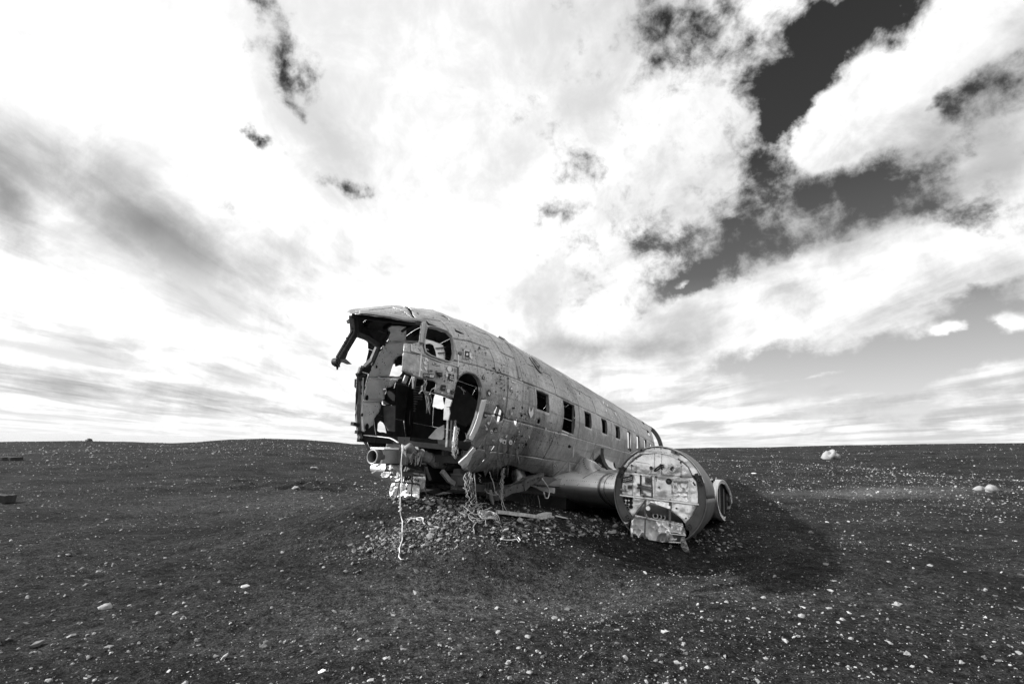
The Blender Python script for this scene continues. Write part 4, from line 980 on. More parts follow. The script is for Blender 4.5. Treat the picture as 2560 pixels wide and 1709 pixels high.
pxpatch('firewall_plate', [(262, 772), (400, 790), (556, 815), (548, 905), (480, 960), (440, 1012), (408, 1050), (340, 960), (290, 860)], lambda x, y: fq(x, y, .02 + .012 * nz(x, y, .012)), M['fire'], fw, 11, .003)
pxpatch('firewall_plate', [(865, 846), (1205, 888), (1182, 930), (1130, 1030), (1045, 1122), (1000, 1060), (935, 1010), (866, 960)], lambda x, y: fq(x, y, .02 + .02 * nz(x, y, .009)), M['fire'], fw, 11, .003)
# bent lower plate: tips forward at its top so that it faces the ground
def bent(x, y): return fq(x, y, -.07 + .25 * (y - 900) / 160 * (1 if y > 900 else .4) + .012 * nz(x, y, .013))
pxpatch('bent_plate', [(560, 900), (610, 870), (740, 900), (850, 945), (866, 960), (940, 1015), (1000, 1062), (1010, 1110), (850, 1075), (700, 1062), (590, 1035), (440, 1012), (480, 960), (548, 905)], bent, M['nacelle'], fw, 12, .003)
pxpatch('bent_plate', [(556, 818), (720, 838), (862, 852), (864, 945), (740, 900), (620, 862), (560, 900)], lambda x, y: fq(x, y, -.02 - .03 * math.sin((x - 556) * .01) - .10 * (900 - y) / 80 * -.4 + .02 * nz(x, y, .02)), M['sheet'], fw, 10, .003)
# crumpled sheet hanging to the ground
def crum(x, y):
    n1 = abs(nz(x, y, .0085, 2)); n2 = abs(nz(x + 60, y, .019, 5)); n3 = nz(x, y, .004, 9)
    return .02 + .24 * n1 + .05 * n2 + .06 * n3 + .09 * math.sin((y - 1080) / 260 * 3) * math.sin((x - 380) / 640 * 7)
sheet = [(388, 1078), (430, 1020), (590, 1040), (700, 1066), (850, 1080), (1010, 1115), (1030, 1160), (1058, 1230), (1052, 1275), (1000, 1285), (985, 1350), (900, 1350), (740, 1345), (640, 1320), (550, 1310), (420, 1296), (385, 1290), (372, 1170)]
pxpatch('crumpled_sheet', sheet, lambda x, y: fq(x, y, crum(x, y) - .06), M['sheet'], fw, 10, .003, smooth=True)
pxpatch('dark_lower_panel', [(862, 1205), (1052, 1262), (1005, 1290), (985, 1352), (850, 1340)], lambda x, y: fq(x, y, -.10 + .1 * (y - 1205) / 140), M['ring'], fw, 14, .004, smooth=False)
for (a, b) in (((855, 1240), (1050, 1262)), ((845, 1342), (990, 1350)), ((860, 1215), (990, 1228))):
    mb = MB(); mb.bar(fq(*a, -.12), fq(*b, -.12), .012, .012); part('stiffener', mb, M['rim'], fw)
fl_ = [(992, 1292), (1035, 1275), (1050, 1330), (1075, 1390), (1102, 1465), (1040, 1462), (1005, 1430), (988, 1370)]
pxpatch('torn_flap', fl_, lambda x, y: fq(x, y, -.14 + .09 * nz(x, y, .02) + .05 * nz(x, y, .06)), M['dirtysheet'], fw, 8, .004, smooth=False)
pxpatch('torn_flap', [(388, 1078), (412, 1062), (405, 1180), (400, 1292), (380, 1285), (372, 1170)], lambda x, y: fq(x, y, -.05 + .02 * nz(x, y, .02)), M['sheet'], fw, 8, .004)
pxpatch('torn_flap', [(275, 1080), (310, 1105), (365, 1100), (325, 1118), (300, 1128), (285, 1110)], lambda x, y: fq(x, y, -.02), M['rim'], fw, 8, .004)
def fbar(a, b, w=.014, t=.014, ds=-.005, mat='frame', name='stiffener'):
    mb = MB(); mb.bar(fq(*a, ds), fq(*b, ds), w, t); return part(name, mb, M[mat], fw)
fbar((246, 768), (1212, 884), .022, .02, -.02, 'fire'); fbar((246, 776), (1212, 892), .01, .012, -.012, 'ring')
fbar((858, 845), (855, 1110), .018, .03, -.02); fbar((856, 1110), (838, 1345), .018, .03, -.06); fbar((556, 830), (552, 1020), .012, .02, -.01); fbar((554, 1040), (548, 1306), .012, .02, -.05)
fbar((400, 1045), (560, 832), .014, .02, 0); fbar((430, 1016), (1020, 1148), .03, .012, -.05, 'sheet')
fbar((500, 258), (700, 243), .014, .02, -.006, 'fire'); fbar((700, 243), (860, 274), .014, .02, -.006, 'fire'); fbar((860, 274), (955, 325), .014, .02, -.006, 'fire')
# square pressed panel
for a, b in (((892, 588), (1090, 590)), ((1090, 590), (1085, 850)), ((1085, 850), (905, 728)), ((905, 728), (892, 588)), ((1105, 600), (1102, 850))): fbar(a, b, .008, .010, .006, 'fire')
# channel frame with valve, rods and clamps
fbar((498, 530), (498, 770), .011, .02, -.012, 'dark'); fbar((638, 540), (640, 800), .012, .025, -.015, 'ring'); fbar((652, 545), (652, 800), .01, .035, -.016, 'fire'); fbar((500, 775), (640, 798), .012, .03, -.012)
mb = MB(); mb.box(fq(588, 595, -.012), fq(622, 598, -.012) - fq(588, 595, -.012), (.02, 0, 0), fq(588, 640, -.012) - fq(588, 595, -.012)); part('valve_box', mb, M['rust'], fw)
mb = MB(); mb.tube([fq(588, 585, -.01), fq(588, 585, -.07)], [.035, .028], 12); part('valve', mb, M['ring'], fw)
for k in range(4):
    mb = MB(); mb.tube([fq(462 + k * 3, 636 + k * 16, -.04), fq(545, 660 + k * 15, -.06), fq(640, 682 + k * 18, -.03)], .009, 6); part('control_rod', mb, M['rust' if k % 2 else 'frame'], fw)
for q in ((472, 638), (470, 680)): mb = MB(); mb.bar(fq(q[0] - 14, q[1], -.05), fq(q[0] + 34, q[1] + 6, -.05), .03, .022); part('clamp', mb, M['dark'], fw)
mb = MB(); mb.tube([fq(520, 768, .0), fq(520, 768, -.05)], [.032, .024], 9); part('clamp', mb, M['nacelle'], fw); mb = MB(); mb.tube([fq(520, 742, -.02), fq(532, 790, -.05)], .012, 6); part('clamp', mb, M['dark'], fw)
# terminal boxes on the left
mb = MB(); mb.box(fq(338, 578, -.02), (fq(398, 565, -.02) - fq(338, 578, -.02)), (.02, 0, 0), (fq(338, 608, -.02) - fq(338, 578, -.02)) * .85); part('terminal_box', mb, M['dark'], fw)
for k in range(6):
    for j in (0, 1):
        q = fq(296 + k * 18, 575 + j * 20 - k * 4, -.045); mb = MB(); mb.tube([q, q + L(-.012, 0, 0)], .007, 6); part('terminal', mb, M['rim'], fw)
fbar((275, 560), (395, 535), .012, .02, -.03, 'dark'); fbar((300, 612), (402, 592), .012, .02, -.03, 'rust')
mb = MB(); mb.box(fq(368, 672, -.01), fq(398, 674, -.01) - fq(368, 672, -.01), (.014, 0, 0), fq(368, 702, -.01) - fq(368, 672, -.01)); part('terminal_box', mb, M['nacelle'], fw)
for k in range(4): fbar((345 + k * 14, 655), (343 + k * 14, 690), .006, .012, -.03, 'dark', 'terminal')
mb = MB(); mb.tube([fq(252, 705, -.02), fq(312, 712, -.02)], .018, 8); part('pipe_union', mb, M['rust'], fw); mb = MB(); mb.tube([fq(300, 648, -.01), fq(298, 700, -.02)], .010, 6); part('pipe_union', mb, M['rust'], fw)
for q in ((375, 525), (393, 525), (498, 530), (640, 545), (688, 545), (438, 488), (990, 370), (992, 543), (443, 318), (1055, 1052), (862, 828), (692, 1118), (938, 930)):
    mb = MB(); p0_ = fq(*q, .01); mb.tube([p0_, p0_ + L(-.03, 0, 0)], .012, 7); part('bolt', mb, M['dark'], fw)
for x, y, r_ in ((388, 405, 12), (625, 436, 19), (843, 600, 33)):
    mb = MB(); k = r_ / 4.9 / 168; mb.tube([fq(x, y, .02), fq(x, y, -.035)], [k * 1.1, k * .95], 16); part('grommet', mb, M['dark'], fw)
    if r_ > 15: mb = MB(); mb.tube([fq(x - 3, y + 2, -.03), fq(x - 3, y + 2, -.045)], k * .45, 10); part('grommet_plug', mb, M['ring'], fw)
# rust runs below fittings
for x, y, l_ in ((388, 418, 50), (625, 455, 45), (880, 640, 130), (690, 560, 45), (755, 470, 50), (992, 380, 40), (498, 540, 0)):
    if l_: pxpatch('rust_run', [(x - 5, y), (x + 6, y), (x + 4, y + l_), (x, y + l_ + 8), (x - 4, y + l_ * .8)], lambda a, b: fq(a, b, disp_up(a, b) - .004), M['rust'], fw, 8, .001)
def tubes(paths, r_, mat, name, par=fw, n=6):
    for P_ in paths: mb = MB(); mb.tube(P_, r_, n); part(name, mb, M[mat], par)
tubes([[fq(664, 472, -.03), fq(690, 440, -.05), fq(735, 405, -.05), fq(778, 398, -.03)], [fq(668, 478, -.03), fq(705, 462, -.06), fq(745, 432, -.06), fq(784, 420, -.03)], [fq(676, 450, -.03), fq(720, 420, -.07), fq(750, 400, -.04), fq(742, 392, -.02)], [fq(735, 395, -.02), fq(752, 430, -.04), fq(758, 455, -.02)]], .010, 'dark', 'coiled_hose')
for k in range(16):
    a0 = random.uniform(0, 6.28); P_ = []; cx_, cy_ = 885 + random.gauss(0, 12), 445 + random.gauss(0, 10); rx_, ry_ = random.uniform(12, 48), random.uniform(10, 42)
    for a in np.linspace(a0, a0 + random.uniform(2.5, 5.5), 9): P_.append(fq(cx_ + rx_ * math.cos(a), cy_ + ry_ * math.sin(a), -.03 + .02 * math.sin(a * 2 + k)))
    tubes([P_], .0045, 'white', 'wire_bundle')
tubes([[fq(900, 430, -.03), fq(950, 420, -.05), fq(998, 395, -.03)], [fq(905, 450, -.03), fq(950, 425, -.05), fq(992, 438, -.02)], [fq(930, 465, -.03), fq(965, 425, -.05), fq(1000, 402, -.03)]], .0045, 'white', 'wire_bundle')
mb = MB(); mb.box(fq(848, 398, -.03), fq(872, 396, -.03) - fq(848, 398, -.03), (.01, 0, 0), fq(846, 420, -.03) - fq(848, 398, -.03)); part('connector', mb, M['white'], fw)
mb = MB(); mb.tube([fq(888, 448, 0), fq(888, 448, -.05)], .035, 10); part('connector', mb, M['dark'], fw)
mb = MB(); mb.disc(fq(725, 668, .004), (0, -1, 0), (0, 0, 1), .030, .030, 14, .05); part('sticker', mb, M['rim'], fw)
for k in range(5): mb = MB(); mb.disc(fq(725 + random.uniform(-14, 14), 668 + random.uniform(-14, 14), .001), (0, -1, 0), (0, 0, 1), .008, .008, 6, .4); part('sticker_print', mb, M['ring'], fw)
for x, y, r_ in ((297, 805, 17), (335, 807, 17), (378, 814, 20), (297, 846, 13), (337, 856, 17), (378, 860, 21), (318, 888, 9), (338, 890, 9), (378, 910, 21), (338, 920, 9), (350, 943, 7)):
    mb = MB(); k = r_ / 4.9 / 168; mb.disc(fq(x, y, -.002), (0, -1, 0), (0, 0, 1), k, k * 1.1, 14); o = part('cooling_hole', mb, M['black'], fw)
    mb = MB(); mb.tube([fq(x, y, .004) + (0, k * math.cos(a), k * 1.1 * math.sin(a)) for a in np.linspace(0, 6.3, 15)], .004, 5, False); part('hole_rim', mb, M['frame'], fw)
for x, y in ((683, 1022), (727, 1031), (773, 1041)):
    q = bent(x, y) + L(-.03, 0, 0); mb = MB(); mb.tube([q + (0, .034 * math.cos(a), .034 * math.sin(a)) for a in np.linspace(0, 6.3, 17)], .009, 6, False); part('pipe_socket', mb, M['rim'], fw)
    mb = MB(); mb.disc(q + L(.005, 0, 0), (0, -1, 0), (0, 0, 1), .03, .03, 14); part('pipe_socket_bore', mb, M['black'], fw)
mb = MB(); mb.tube([fq(588, 930, -.04), fq(588, 930, -.09)], [.036, .03], 14); part('knob', mb, M['sheet'], fw)
tubes([[fq(566, 1000, -.04), fq(575, 1030, -.08), fq(570, 1060, -.05), fq(590, 1068, -.04)], [fq(560, 1020, -.04), fq(590, 1035, -.06), fq(575, 1058, -.07)]], .007, 'dirtysheet', 'wire_bundle')
fbar((628, 975), (628, 1010), .02, .02, -.05, 'dark', 'slot_cover'); fbar((815, 960), (845, 1010), .05, .02, .0, 'dark', 'slot_cover')
# engine mount lugs on the ring
for x, y, ln in ((504, 216, 1), (924, 248, 1.2), (268, 482, 1.6), (1205, 578, 1.7), (345, 1048, .8), (1084, 1162, .8)):
    q = fq(x, y, -.03); mb = MB(); t_ = math.atan2(y - 765, x - 729); d_ = np.array([0, -(-math.sin(t_)), -math.cos(t_)])
    d_ = fq(x - math.sin(t_) * 20, y + math.cos(t_) * 20, -.03) - q; d_ /= np.linalg.norm(d_)
    mb.bar(q - d_ * .05 * ln, q + d_ * .05 * ln, .045, .05, (1, 0, 0)); part('mount_lug', mb, M['dark' if ln > 1.3 or ln < 1 else 'rust'], fw)
    mb = MB(); q2 = fq(x + 6, y + 4, -.06); mb.tube([q2, q2 + L(-.025, 0, 0)], .022, 10); part('mount_bolt', mb, M['ring'], fw)
    mb = MB(); mb.disc(q2 + L(-.027, 0, 0), (0, -1, 0), (0, 0, 1), .012, .012, 8); part('mount_hole', mb, M['black'], fw)
fbar((225, 440), (322, 452), .03, .03, -.03, 'dark', 'mount_bracket'); fbar((1130, 535), (1245, 540), .03, .03, -.03, 'dark', 'mount_bracket')
fbar((1140, 610), (1165, 650), .05, .02, -.02, 'dark', 'mount_bracket')
# rivet rows on the firewall
mb = MB()
def rr_row(a, b, step=9, ds=.004, r_=.0045):
    n = int(math.hypot(b[0] - a[0], b[1] - a[1]) / step)
    for k in range(n + 1):
        x = a[0] + (b[0] - a[0]) * k / n; y = a[1] + (b[1] - a[1]) * k / n
        mb.disc(fq(x, y, min(ds, disp_up(x, y) - .006)), (0, -1, 0), (0, 0, 1), r_, r_, 6)
for a, b in (((668, 190), (668, 470)), ((685, 190), (685, 255)), ((742, 190), (742, 250)), ((755, 190), (755, 500)), ((312, 478), (640, 512)), ((318, 512), (640, 548)), ((655, 512), (1130, 552)), ((660, 548), (1120, 600)), ((250, 755), (850, 828)), ((870, 832), (1205, 873)),
             ((440, 360), (600, 385)), ((442, 400), (442, 480)), ((993, 380), (993, 545)), ((430, 1030), (840, 1085)), ((440, 1050), (840, 1105)), ((870, 1105), (1010, 1160)), ((870, 1090), (1010, 1140)), ((720, 575), (880, 590)), ((395, 540), (395, 770))): rr_row(a, b, 10, .004 if a[1] < 1000 else -.07)
for arc in (inner_arc,):
    for (a, b) in zip(arc, arc[1:]): rr_row(a, b, 9, -.0)
stuff(part('rivets', mb, M['dark'], fw))
mb = MB()
for k, a in enumerate(np.linspace(0, 2 * math.pi, 110)):
    if 236 < math.degrees(a) < 300: continue
    for s_, r_ in ((8.02, .675), (8.32, .682)): 
        q = L(s_, cp_ + r_ * math.cos(a) * .985, ch_ + r_ * math.sin(a) * 1.04); mb.disc(q, (1, 0, 0), (0, math.sin(a), math.cos(a)), .006, .006, 6)
stuff(part('rivets', mb, M['dark']))

# wing-root fillets
def ruled(name, A, B, mat, bulge, n=10, **k):
    m = len(A); mb = MB(); rows = []
    for i in range(m):
        a, b = A[i], B[i]; c = (a + b) / 2 + np.array(bulge); rows.append([(1 - t) ** 2 * a + 2 * t * (1 - t) * c + t * t * b for t in np.linspace(0, 1, n)])
    mb.grid(rows); return part(name, mb, M[mat], smooth=True, solid=.006, **k)
def seg(pts, n):
    P_ = np.array(pts, float); d = np.r_[0, np.cumsum(np.hypot(*np.diff(P_, axis=0).T))]; t = np.linspace(0, d[-1], n); return np.stack([np.interp(t, d, P_[:, j]) for j in range(P_.shape[1])], -1)
An = seg([(232, 1380), (262, 1230), (310, 1140), (360, 1075), (408, 1008)], 9); A_ = [SD(*hit(r5(*q)), .012) for q in An]
A_ += [at_p(r5(x, y), p) for x, y, p in [(450, 1015, 1.25), (505, 1040, 1.34), (560, 1065, 1.42), (600, 1100, 1.5), (640, 1137, 1.6), (700, 1160, 1.72)]]
Bn = seg([(236, 1384), (330, 1335), (430, 1272), (520, 1222), (600, 1182), (652, 1166), (704, 1163)], 15); hs = np.linspace(9.28, 9.42, 15)
B_ = [at_s(r5(x, y), h) for (x, y), h in zip(Bn, hs)]
ruled('wing_root_fillet', A_, B_, 'wing', (0, .05, -.05))
A2 = [SD(*hit(r5(*q)), .012) for q in [(640, 1000), (680, 1015), (720, 1035), (760, 1055), (792, 1068)]]; B2 = [at_s(r5(*q), 9.55) for q in [(745, 1162), (770, 1164), (795, 1165), (820, 1167), (848, 1169)]]
ruled('wing_root_fillet', A2, B2, 'wing', (0, .04, -.06))
P_ = [at_p(r5(x, y), p) for x, y, p in [(636, 885, 1.19), (632, 960, 1.2), (642, 1010, 1.25), (662, 1070, 1.35), (695, 1125, 1.5), (748, 1162, 1.7)]]
mb = MB(); mb.grid([P_, [q + np.array([.02, -.06, .0]) for q in P_], [q + np.array([.06, -.02, .0]) for q in P_]]); part('torn_fillet_edge', mb, M['dark'], solid=.006)
mb = MB(); mb.tube([at_p(r5(x, y), p) for x, y, p in [(546, 952, 1.22), (540, 985, 1.25), (538, 1015, 1.28), (546, 1052, 1.34)]], .014, 6); part('torn_fillet_rib', mb, M['frame'])
hp = hn([r5(*q) for q in [(545, 1050), (590, 1010), (622, 960), (634, 1000), (650, 1060), (690, 1120), (745, 1160), (690, 1160), (640, 1135), (600, 1098)]])
patch('fairing_gap_shade', hp, .008, M['black'], step=.04)  # black sheets laid on the skin paint the darkness of the gaps
patch('fairing_gap_shade', hn([r5(*q) for q in [(785, 1068), (812, 1075), (820, 1120), (845, 1168), (815, 1135), (795, 1100)]]), .014, M['black'], step=.03)
mb = MB(); mb.tube([at_p(r5(x, y), 1.4) for x, y in [(610, 1095), (622, 1110), (640, 1118)]], .02, 6); part('control_pulley', mb, M['rust'])
mb = MB()
for (x, y), h in zip(seg([(236, 1376), (330, 1327), (430, 1264), (520, 1214), (600, 1174), (652, 1158), (700, 1158)], 34), np.linspace(9.22, 9.36, 34)):
    q = at_s(r5(x, y), h); mb.disc(q, (0, 1, 0), (0, 0, 1), .009, .009, 6)
for x, y in seg([(408, 1010), (410, 1080), (450, 1150), (520, 1190)], 9):
    q = at_p(r5(x, y), 1.3); mb.disc(q, (0, 1, 0), (0, 0, 1), .009, .009, 6)
stuff(part('rivets', mb, M['dark']))

# ---------------------------------------------------------------- belly and nose wreckage
def a4(x, y, p): return at_p(r4(x, y), p)
def a2(x, y, p): return at_p(r2(x, y), p)
mb = MB(); mb.box(L(9.2, -.15, -1.0), (2.6, 0, 0), (0, .55, 0), (0, 0, .12)); part('keel_box', mb, M['black'])
mb = MB(); mb.box(L(11.6, 0, -1.15), (2.0, 0, 0), (0, .85, 0), (0, 0, .28)); part('wing_carry_through', mb, M['primer'])
mb = MB(); mb.box(L(6.75, -.35, -.80), (.65, 0, 0), (0, .35, 0), (0, 0, .22)); part('lower_bulkhead_box', mb, M['black'])
for s in np.arange(6.1, 10.3, .45):
    mb = MB(); mb.bar(L(s, -.85, -.72), L(s, .75, -.70), .03, .10); part('floor_beam', mb, M['primer'])
for p in (-.5, -.1, .3, .6):
    mb = MB(); mb.bar(L(6.0, p, -.62), L(10.4, p, -.62), .03, .08); part('floor_beam', mb, M['dark'])
def prism4(name, pts, p, mat, th=.05, rf=r4): mb = MB(); mb.prism([at_p(rf(*q), p) for q in pts], (0, th, 0)); return part(name, mb, M[mat])
def prism4s(name, pts, s, mat, th=.05, rf=r4): mb = MB(); mb.prism([at_s(rf(*q), s) for q in pts], (th, 0, 0)); return part(name, mb, M[mat])
prism4s('pedestal', [(178, 635), (255, 630), (262, 700), (300, 705), (300, 855), (185, 845), (130, 770), (148, 705), (165, 700)], 6.3, 'ring', .25)
mb = MB(); mb.bar(at_s(r4(140, 705), 6.28), at_s(r4(300, 712), 6.28), .02, .02); part('pedestal_flange', mb, M['frame'])
# big curved spar piece and struts below the belly
q = [a4(180, 855, .35), a4(330, 868, .38), a4(480, 880, .45), a4(600, 890, .5)]
for a, b in zip(q, q[1:]): mb = MB(); mb.bar(a, b, .10, .10); part('broken_beam', mb, M['ring'])
for k in range(5): mb = MB(); mb.disc(a4(610 + k * 40, 860 - k * 8, .6), (1, 0, 0), (0, 0, 1), .028, .04, 10); part('lightening_hole', mb, M['black'])
prism4('broken_web', [(590, 820), (700, 800), (830, 850), (920, 840), (905, 905), (800, 930), (700, 905), (600, 880)], .52, 'ring')
q = [a4(715, 1000, .75), a4(800, 955, .75), a4(900, 900, .75), a4(1060, 870, .8), a4(1130, 800, .82), a4(1240, 765, .85), a4(1335, 725, .88)]
rads = [(.10, .10), (.13, .10), (.10, .12), (.12, .14), (.10, .12), (.08, .10)]
for (a, b), (w_, t_) in zip(zip(q, q[1:]), rads): mb = MB(); mb.bar(a, b, w_, t_); part('broken_spar', mb, M['frame'])
prism4('spar_web', [(700, 985), (800, 920), (930, 870), (1060, 845), (1130, 800), (1130, 860), (1000, 920), (850, 960), (740, 1030)], .70, 'nacelle', .03)
mb = MB()
for x, y in ((760, 985), (840, 945), (920, 910), (1010, 880), (1080, 850), (1150, 810), (1230, 775), (1290, 750)): mb.tube([a4(x, y, .9), a4(x, y, .94)], .012, 6)
stuff(part('rivets', mb, M['dark']))
mb = MB(); g_ = []
for x in np.linspace(945, 1110, 10):
    t = (x - 945) / 165; g_.append([a4(x + (12 if y > 700 else 0), y, .55 + .16 * math.sin(t * math.pi)) for y in np.linspace(630, 835, 8)])
mb.grid(g_); part('tank', mb, M['wing'], smooth=True, solid=.01)
mb = MB(); mb.tube([a4(948, 640, .7), a4(938, 700, .73), a4(945, 770, .73), a4(985, 835, .72)], .01, 6); part('tank_strap', mb, M['dark'])
mb = MB(); mb.tube([a4(900, 860, .78), a4(970, 820, .8), a4(1050, 790, .82), (a4(1110, 770, .82))], .012, 6); part('cable', mb, M['darkwire'])
for (x0, y0, x1, y1) in ((680, 720, 765, 800), (730, 760, 790, 830)):
    prism4('equipment_box', [(x0, y0), (x1, y0 - 4), (x1 + 4, y1), (x0 + 8, y1 + 4)], .3, 'frame', .15)
for a, b in (((735, 735), (800, 830)), ((770, 740), (735, 850)), ((640, 740), (780, 800))): mb = MB(); mb.bar(a4(*a, .42), a4(*b, .42), .03, .02); part('brace', mb, M['dark'])
prism4s('hanging_plate', [(1255, 862), (1340, 870), (1500, 885), (1495, 955), (1440, 945), (1330, 925), (1270, 900)], 8.55, 'wing', .02)
prism4s('hanging_plate', [(1155, 842), (1255, 850), (1250, 880), (1200, 862)], 8.45, 'rim', .02)
prism4s('hanging_plate', [(1050, 880), (1250, 885), (1350, 935), (1430, 965), (1300, 965), (1150, 920)], 8.5, 'ring', .02)
prism4('fairing_piece', [(1350, 735), (1480, 745), (1525, 770), (1400, 850), (1260, 835), (1330, 790)], .95, 'frame', .03)
prism4('belly_lip', [(1600, 760), (1700, 855), (1620, 850), (1560, 870), (1380, 850), (1540, 775)], .88, 'nacelle', .03)
# tilted white strip and strut below
prism4('hanging_strip', [(648, 905), (680, 905), (708, 1090), (700, 1108), (672, 1050)], .75, 'dirtysheet', .02)
# torn white flap at the door sill corner
mb = MB(); g_ = [[at_s(r2(*q), s_) for q in Q] for s_, Q in ((5.45, [(1348, 570), (1400, 518), (1440, 470), (1500, 402)]), (5.50, [(1380, 600), (1425, 560), (1465, 500), (1530, 430)]), (5.62, [(1390, 625), (1440, 590), (1470, 525), (1490, 470)]))]
mb.grid(g_); part('torn_flap', mb, M['rim'], solid=.006)
mb = MB(); mb.bar(at_s(r2(1350, 560), 5.44), at_s(r2(1440, 480), 5.44), .02, .015); part('torn_flap', mb, M['rim'])
# duct with pipe mouth sticking out of the nose
d0 = a2(500, 500, -.25); 
def dq(ds, dp, dh): return d0 + np.array([ds, -dp, dh])
DA = a2(705, 498, -.22) - d0; DA = DA / np.linalg.norm(DA); DS = np.cross((0, 0, 1), DA); 
mb = MB(); mb.box(d0 + DA * .30 + (0, 0, .005), DA * .27, DS * .085, (0, 0, .088)); part('air_duct', mb, M['dirtysheet'], bevel=.01)
mb = MB(); mb.box(d0 + DA * .30 + (0, 0, .105), DA * .31, DS * .115, (0, 0, .010)); part('duct_lid', mb, M['lining'])
mb = MB(); mb.tube([d0 + DA * .06, d0 - DA * .07], [.088, .082], 24, False); mb.tube([d0 - DA * .07, d0 + DA * .06], [.078, .07], 24, False); part('duct_mouth', mb, M['frame'], smooth=True, solid=.004)
mb = MB(); mb.tube([d0 - DA * .072 + .084 * (math.cos(a) * DS + math.sin(a) * np.array([0, 0, 1.])) for a in np.linspace(0, 6.3, 25)], .008, 6, False); part('duct_lip', mb, M['dirtysheet'])
mb = MB(); mb.tube([d0 + DA * .02, d0 + DA * .04], .07, 20); part('duct_throat', mb, M['black'])
mb = MB(); mb.tube([d0 + DA * .0 - (0, 0, .02) + .10 * (math.cos(a) * DS + math.sin(a) * np.array([0, 0, 1.])) for a in np.linspace(3.3, 5.9, 12)], .012, 6); part('duct_clamp', mb, M['rim'])
tubes([[a2(600, 395, -.2), a2(680, 392, -.15), a2(760, 405, -.1)], [a2(605, 375, -.2), a2(690, 380, -.15), a2(770, 392, -.1)], [a2(640, 410, -.2), a2(700, 412, -.15), a2(750, 420, -.1)]], .011, 'rust', 'control_rod', root)
tubes([[a2(765, 372, -.08), a2(758, 480, -.08), a2(745, 600, -.1), a2(742, 715, -.1)], [a2(782, 380, -.06), a2(775, 500, -.06), a2(756, 640, -.08), a2(752, 720, -.1)], [a2(800, 400, -.04), a2(800, 480, -.04), a2(790, 560, -.05)]], .010, 'lining', 'vertical_pipe', root)
mb = MB(); mb.tube([a2(800, 420, -.02), a2(840, 400, .0), a2(880, 440, .0), a2(880, 500, 0)], [.04, .055, .05, .045], 10); part('valve_body', mb, M['rust'], smooth=True)
mb = MB(); mb.tube([a2(845, 470, -.02), a2(840, 545, -.02)], [.075, .07], 14); part('canvas_sleeve', mb, M['dirtysheet'], smooth=True)
prism4s('mounting_plate', [(725, 430), (800, 440), (812, 520), (805, 585), (770, 585), (720, 560)], 5.55, 'frame', .03, r2)
mb = MB(); mb.tube([a2(820, 390, .0), a2(880, 400, .02), a2(892, 450, .02), a2(870, 452, .02)], .009, 6); part('hoop', mb, M['lining'])
hose = [a2(900, 455, .0), a2(960, 480, .03), a2(1040, 515, .06), a2(1110, 560, .08), a2(1190, 592, .1)]
mb = MB(); mb.tube(hose, [.06, .07, .072, .07, .058], 14); part('big_hose', mb, M['rust'], smooth=True)
for k in range(4):
    a, b = hose[k], hose[k + 1]; mb = MB(); d_ = (b - a) / np.linalg.norm(b - a); mb.tube([a - d_ * .01, a + d_ * .015], .078, 14); part('hose_clamp', mb, M['frame'])
mb = MB(); mb.tube([hose[-1], hose[-1] + DA * .4 + (0, 0, .02), hose[-1] + DA * .8], [.08, .085, .08], 12); part('big_hose', mb, M['dark'], smooth=True)
mb = MB(); mb.tube([a2(1050, 530, .0), a2(1110, 515, -.1), a2(1250, 540, -.2), a2(1340, 545, -.3)], .09, 12); part('big_hose', mb, M['dark'], smooth=True)
for k in range(26):
    x = 890 + random.uniform(-10, 75); y = 450 + random.uniform(0, 20); P_ = [a2(x, y, .08)]
    for j in range(4): x += random.gauss(-4, 9); y += random.uniform(18, 40); P_.append(a2(x, y, .08))
    mb = MB(); mb.tube(P_, .005, 4); part('frayed_strip', mb, M['dirtysheet' if k % 2 else 'dark'])
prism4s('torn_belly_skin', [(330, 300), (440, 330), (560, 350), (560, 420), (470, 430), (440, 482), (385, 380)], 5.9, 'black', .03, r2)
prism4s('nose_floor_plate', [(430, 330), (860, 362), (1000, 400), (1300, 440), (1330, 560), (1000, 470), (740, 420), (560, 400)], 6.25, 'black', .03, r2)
# pale crumpled skin under the nose, resting on the sand
def crumq(x, y, s0, a=1.):
    return at_s(r2(x, y), s0 + a * (.16 * abs(nz(x, y, .011, 4)) + .05 * abs(nz(x, y, .028, 2))))
for k, (Q, s0, mt_) in enumerate([
    ([(640, 700), (760, 705), (1000, 700), (1010, 735), (950, 790), (800, 770), (650, 755)], 5.72, 'sheet'),
    ([(660, 770), (740, 765), (735, 900), (725, 922), (640, 905), (630, 850)], 5.60, 'sheet'),
    ([(745, 768), (868, 775), (858, 925), (740, 912)], 5.58, 'sheet'),
    ([(876, 775), (940, 800), (950, 850), (940, 930), (862, 920)], 5.60, 'sheet'),
    ([(945, 790), (1010, 735), (990, 830), (965, 870), (950, 850)], 5.66, 'dirtysheet'),
    ([(548, 690), (572, 658), (620, 655), (664, 660), (615, 712), (560, 715)], 5.50, 'sheet'),
    ([(600, 600), (650, 580), (740, 590), (760, 690), (740, 710), (680, 690), (630, 640)], 5.62, 'dirtysheet'),
    ([(770, 660), (1000, 690), (1010, 660), (900, 630), (800, 600)], 5.9, 'ring'),
    ([(1000, 735), (1100, 780), (1300, 800), (1180, 850), (1000, 870), (960, 850)], 6.3, 'black')]):
    pxpatch('crumpled_skin', Q, lambda x, y: crumq(x, y, s0), M[mt_], root, 9, .003, smooth=True)
for (a, b, w_) in (((738, 770), (708, 920), .008), ((872, 690), (858, 925), .010), ((640, 752), (945, 782), .006), ((762, 655), (1005, 690), .02)): mb = MB(); mb.bar(at_s(r2(*a), 5.55), at_s(r2(*b), 5.52), w_, .02); part('skin_stiffener', mb, M['dark'])
mb = MB()
